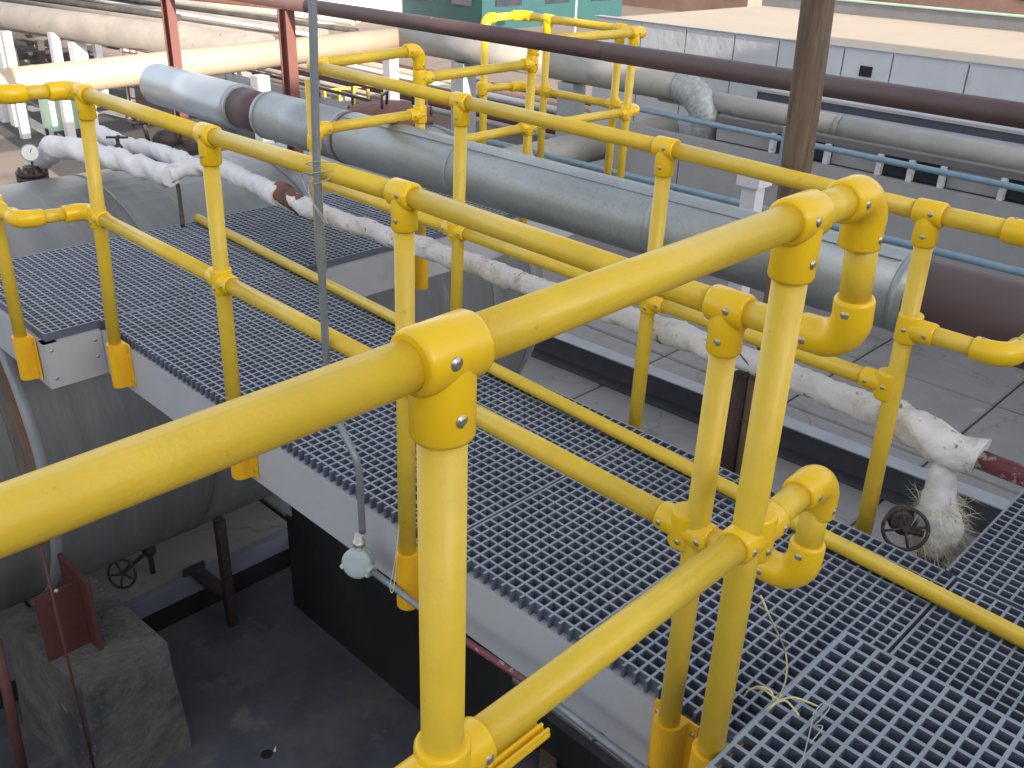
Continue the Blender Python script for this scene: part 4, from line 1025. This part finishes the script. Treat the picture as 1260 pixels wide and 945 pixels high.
# cabinet
cbp = V((7.1939, 19.2596, -3.3000))
cab = thing('control_cabinet', 'pale green metal cabinet on short legs beside the road', 'cabinet', cbp)
MB().box((cbp.x-.30, cbp.y-.30, GZ+.20), (cbp.x+.38, cbp.y+.30, GZ+1.05)).build('body', M['mint'], cab)
MB().box((cbp.x-.34, cbp.y-.34, GZ+1.052), (cbp.x+.42, cbp.y+.34, GZ+1.09)).build('lid', M['white_far'], cab)
MB().box((cbp.x-.26, cbp.y-.312, GZ+.25), (cbp.x+.34, cbp.y-.302, GZ+1.0)).build('door', M['mint'], cab)
for dx in (-.25, .33):
    for dy in (-.25, .25): MB().box((cbp.x+dx-.03, cbp.y+dy-.03, GZ), (cbp.x+dx+.03, cbp.y+dy+.03, GZ+.198)).build('leg', M['dark_gear'], cab)

# road with markings
ra, rb_ = V((4.3886, 17.0168, -3.2960)), V((16.0728, 20.7098, -3.2960))
def quad_sheet(c, z, name, m_at):
    mb = MB(); mb._add([(p[0], p[1], z) for p in c], [(0, 1, 2, 3)]); return mb.build(name, m_at)
road = quad_sheet([(7.8861, 36.1645, -3.3000), (5.4525, 13.5962, -3.3000), (13.4362, 12.7432, -3.3000), (14.6368, 32.0630, -3.3000)], GZ+.004, 'road', M['asphalt']); tag(road, kind='structure')
if road.data.polygons[0].normal.z < 0: road.data.flip_normals()
for (u, v) in ((1, 1),): pass
mk = [((9.1769, 21.5193, -3.3000), (9.4776, 19.3918, -3.3000)), ((8.8304, 21.5044, -3.3000), (8.8855, 21.2035, -3.3000)), ((7.8563, 23.2789, -3.3000), (7.8985, 22.4399, -3.3000)), ((9.2875, 22.5380, -3.3000), (9.3275, 22.0905, -3.3000)), ((7.3045, 22.3488, -3.3000), (7.0171, 18.9671, -3.3000))]
for i, (a, b) in enumerate(mk):
    a, b = V(a), V(b); a.z = b.z = GZ+.008; d = (b-a).normalized(); n_ = d.cross(V((0, 0, 1)))*.16
    o = quad_sheet([a-n_, b-n_, b+n_, a+n_], GZ+.008, 'road_marking', M['mark']); tag(o, kind='structure')
    if o.data.polygons[0].normal.z < 0: o.data.flip_normals()

# ladder frame
lad = thing('ladder', 'thin dark ladder standing by the road below the cream pipe', 'ladder', (8.8537, 19.1403, -3.3000))
l0, l1 = V((8.8387, 19.1514, -3.3000)), V((8.8906, 18.8820, -3.3000)); l1 = l0 + (l1-l0).normalized()*.5
for q in (l0, l1): MB().cyl(q, q+V((0, 0, 2.2)), .025, n=8).build('stile', M['rust'], lad)
for k in range(8): MB().cyl(l0+V((0, 0, .2+.26*k)), l1+V((0, 0, .2+.26*k)), .018, n=6).build('rung', M['rust'], lad)

# street lamp far
def lamp(u, pbase, h, lab, r=.05):
    o = thing('street_lamp', lab, 'street lamp', pbase, 'white lamp posts')
    p = V(pbase); MB().cyl(p, p+V((0, 0, h)), r, r*.7, n=10).build('pole', M['white_far'], o)
    MB().sweep(smooth_path([p+V((0, 0, h)), p+V((.1, -.1, h+.35)), p+V((.75, -.75, h+.6)), p+V((1.0, -1.0, h+.65))], 6), r*.7, 8).build('arm', M['white_far'], o)
    MB().ball(p+V((1.25, -1.25, h+.66)), .3, 12, (1.1, 1.1, .4)).build('head', M['white_far'], o)
lamp(0, (29.3517, 23.1227, -3.3000), 1.9, 'white street lamp with curved arm in front of the teal building')
lp = (9.0426, 24.0200, -3.3000)
tl = thing('lamp_pole', 'thin white pole with short side arm among the pipes at upper left', 'pole', (9.1281, 23.9601, -3.3000))
p = V((11.7713, 30.3224, -3.3000)); MB().cyl(p, p+V((0, 0, 4.0)), .06, n=8).build('pole', M['white_far'], tl)
tl.location = p
for c in tl.children: c.location = (0, 0, 0)

# ------------------------------------------------------------------ far plant
random.seed(21)
def bldg(name, lab, x0, y0, x1, y1, h, m_at, cat='building', windows=0, wm='window', roofm=None):
    o = thing(name, lab, cat, ((x0+x1)/2, (y0+y1)/2, GZ))
    MB().box((x0, y0, GZ), (x1, y1, GZ+h)).build('walls', M[m_at], o)
    MB().box((x0-.2, y0-.2, GZ+h+.002), (x1+.2, y1+.2, GZ+h+.2)).build('roof', M[roofm or 'pale_trim'], o)
    if windows:
        L = (x1-x0)/windows
        for i in range(windows):
            for f in (1.0, 3.6):
                if f+1.4 < h:
                    MB().box((x0+L*(i+.25), y0-.05, GZ+f), (x0+L*(i+.75), y0-.003, GZ+f+1.3)).build('window', M[wm], o)
        L = (y1-y0)/windows
        for i in range(windows):
            for f in (1.0, 3.6):
                if f+1.4 < h:
                    MB().box((x0-.05, y0+L*(i+.25), GZ+f), (x0-.003, y0+L*(i+.75), GZ+f+1.3)).build('window', M[wm], o)
    return o
p = (28.2389, 35.0637, -3.3000); bldg('white_building', 'blown-out white building behind the cream pipe at the top', p[0]-3, p[1], p[0]+5, p[1]+8, 7, 'white_far', windows=4)
p = (36.2255, 28.4396, -3.3000); bldg('teal_building', 'teal clad building behind the street lamp at the top edge', p[0]-6, p[1]+1, p[0]+4, p[1]+9, 8, 'teal', windows=3)
p = (53.0805, 32.2402, -3.3000); bldg('brick_building', 'brown brick building beyond the sunlit roof', p[0]-6, p[1]-6, p[0]+6, p[1]+4, 9, 'brown_wall', windows=5)
p = (68.2507, 26.4338, -3.3000); bldg('brick_building', 'dark low building at the far upper right corner', p[0]-4, p[1]-16, p[0]+10, p[1]+14, 5.5, 'brown_wall', windows=7)
p = (17.4005, 49.3487, -3.3000); bldg('peach_shed', 'peach coloured shed beyond the pipe rack at top left', p[0]-6, p[1]+6, p[0]+14, p[1]+16, 6, 'peach', windows=6)
# forest of vertical process pipes between the white and the teal buildings
pr = thing('process_columns', 'cluster of thin vertical process pipes and frames between the white and teal buildings', 'pipework', (31.5022, 31.7707, -3.3000))
for k in range(22):
    u = 0; q = V((29.0627, 31.6069, -3.3000)).lerp(V((34.1879, 30.3228, -3.3000)), random.random()) + V((random.uniform(0, 5), random.uniform(0, 5), 0))
    MB().cyl((q.x, q.y, GZ), (q.x, q.y, GZ+random.uniform(3, 9)), random.choice((.06, .1, .16, .25)), n=10).build('riser', M[random.choice(('white_far', 'grey_pipe', 'conduit', 'cream', 'blue', 'red_far'))], pr)
for k in range(12):
    q = V((29.0627, 31.6069, -3.3000)).lerp(V((34.1879, 30.3228, -3.3000)), random.random()) + V((random.uniform(0, 4), random.uniform(0, 4), 0)); z = GZ+random.uniform(.6, 5)
    MB().cyl((q.x-2, q.y-1, z), (q.x+3, q.y+1.5, z), random.choice((.05, .08, .12)), n=8).build('header', M[random.choice(('white_far', 'grey_pipe', 'red_far', 'dark_gear'))], pr)
# low pipe bank beyond pipe B
lb = thing('low_pipe_bank', 'bank of thin parallel pipes on sleepers behind the grey clad pipe', 'pipework', (26.8593, 24.6370, -3.3000))
for k in range(7):
    x = 14.5+.5*k; MB().cyl((x, 40, GZ+.5+.03*k), (x, 7.9, GZ+.5+.03*k), .07+.02*(k % 3), n=10).build('pipe_length', M[('grey_pipe', 'red_far', 'cream', 'dark_gear', 'white_far', 'peach', 'rust_pipe')[k]], lb)
for y in (12, 18, 24, 30, 36): MB().box((14, y, GZ), (18, y+.3, GZ+.42)).build('sleeper', M['concrete'], lb)
# machinery under the rack
um = thing('rack_machinery', 'dark machinery and small pipes in the shade under the pipe rack', 'machinery', (13.7525, 30.1916, -3.3000))
pm_ = V((13.1445, 30.1177, -3.3000))
for k in range(26):
    q = pm_ + V((random.uniform(-4, 6), random.uniform(-1, 7), 0)); s = random.uniform(.2, .8)
    if k % 2: MB().box((q.x-s, q.y-s*.6, GZ), (q.x+s, q.y+s*.6, GZ+random.uniform(.5, 1.9))).build('casing', M[random.choice(('dark_gear', 'rust', 'conduit', 'brownish'))], um)
    else: MB().cyl((q.x-2*s, q.y-s, GZ+random.uniform(.4, 1.8)), (q.x+3*s, q.y-s*1.5, GZ+random.uniform(.4, 1.8)), s*.22, n=10).build('small_pipe', M[random.choice(('dark_gear', 'white_far', 'grey_pipe', 'rust', 'red_far'))], um)
for k in range(40):
    q = V((13.3030, 38.3907, -3.3000)).lerp(V((19.7517, 34.7522, -3.3000)), random.random()) + V((random.uniform(-2, 6), random.uniform(-3, 8), 0)); h_ = random.uniform(.8, 2.6); w_ = random.uniform(.05, .4)
    if k % 3 == 0: MB().box((q.x-w_, q.y-w_, GZ), (q.x+w_, q.y+w_, GZ+h_*.6)).build('casing', M[random.choice(('dark_gear', 'white_far', 'peach', 'red_far', 'brownish'))], um)
    elif k % 3 == 1: MB().cyl((q.x, q.y, GZ), (q.x, q.y, GZ+h_), .05+.06*random.random(), n=8).build('riser', M[random.choice(('white_far', 'dark_gear', 'cream', 'yellow_far'))], um)
    else:
        a_ = random.choice(((1, .0), (0, 1), (.2, 1))); L_ = random.uniform(1, 4); MB().cyl((q.x, q.y, GZ+h_*.7), (q.x+a_[0]*L_, q.y+a_[1]*L_, GZ+h_*.7), .05+.07*random.random(), n=8).build('small_pipe', M[random.choice(('white_far', 'dark_gear', 'grey_pipe', 'rust', 'cream'))], um)
# dark catwalk strips behind the silver pipe
cw = thing('dark_catwalk', 'dark narrow catwalk receding behind the silver pipe below the cream pipe', 'walkway', (12.1399, 18.3925, -2.6000))
w0, w1 = V((10.2279, 17.6396, -2.0000)), V((10.1594, 12.2626, -2.0000)); d = (w1-w0); w0 = w0-d*.4; w1 = w1+d*.35
MB().bar(w0, w1, .9, .06).build('deck', M['channel'], cw)
n_ = d.cross(V((0, 0, 1))).normalized()
for s_ in (-.42, .42):
    MB().bar(w0+n_*s_+V((0, 0, .45)), w1+n_*s_+V((0, 0, .45)), .05, .05).build('handrail', M['dark_gear'], cw)
    for k in range(9):
        q = lerp(w0, w1, k/8)+n_*s_; MB().cyl(q, q+V((0, 0, .43)), .025, n=6).build('stanchion', M['dark_gear'], cw)
for k in range(5):
    q = lerp(w0, w1, .1+k/5); MB().box((q.x-.06, q.y-.06, GZ), (q.x+.06, q.y+.06, q.z-.035)).build('leg', M['channel'], cw)
# small far yellow guard rails
yr = thing('far_guard_rail', 'tiny pale yellow guard rail beyond the catwalk left of the manhole', 'railing', (14.1722, 18.6443, -3.0000))
g0, g1 = V((12.3388, 16.2213, -2.7000)), V((13.9962, 16.1118, -2.7000)); 
for k in range(5):
    q = lerp(g0, g1, k/4); MB().box((q.x-.03, q.y-.03, GZ), (q.x+.03, q.y+.03, q.z+.35)).build('post', M['yellow_far'], yr)
MB().bar(g0+V((0, 0, .36)), g1+V((0, 0, .36)), .05, .05).build('rail', M['yellow_far'], yr)

# ------------------------------------------------------------------ unseen building block added behind the camera to shade the walkway
shade = thing('shade_block', 'tall grey building block added out of view behind the walkway to cast shade', 'building', (-6, -18, GZ))
MB().box((-28, -24, GZ), (11.45, -14, 5.3)).build('walls', M['low_wall'], shade)
MB().box((-28.2, -24.2, 5.302), (11.5, -13.9, 5.45)).build('roof', M['pale_trim'], shade)
for i in range(9): MB().box((-26+4*i, -13.999, -1.0), (-23.6+4*i, -13.95, 1.2)).build('window', M['window'], shade)

for o in list(COL.objects):
    if o.type == 'MESH' and o.parent is None and 'kind' not in o and 'label' not in o: print('untagged', o.name)
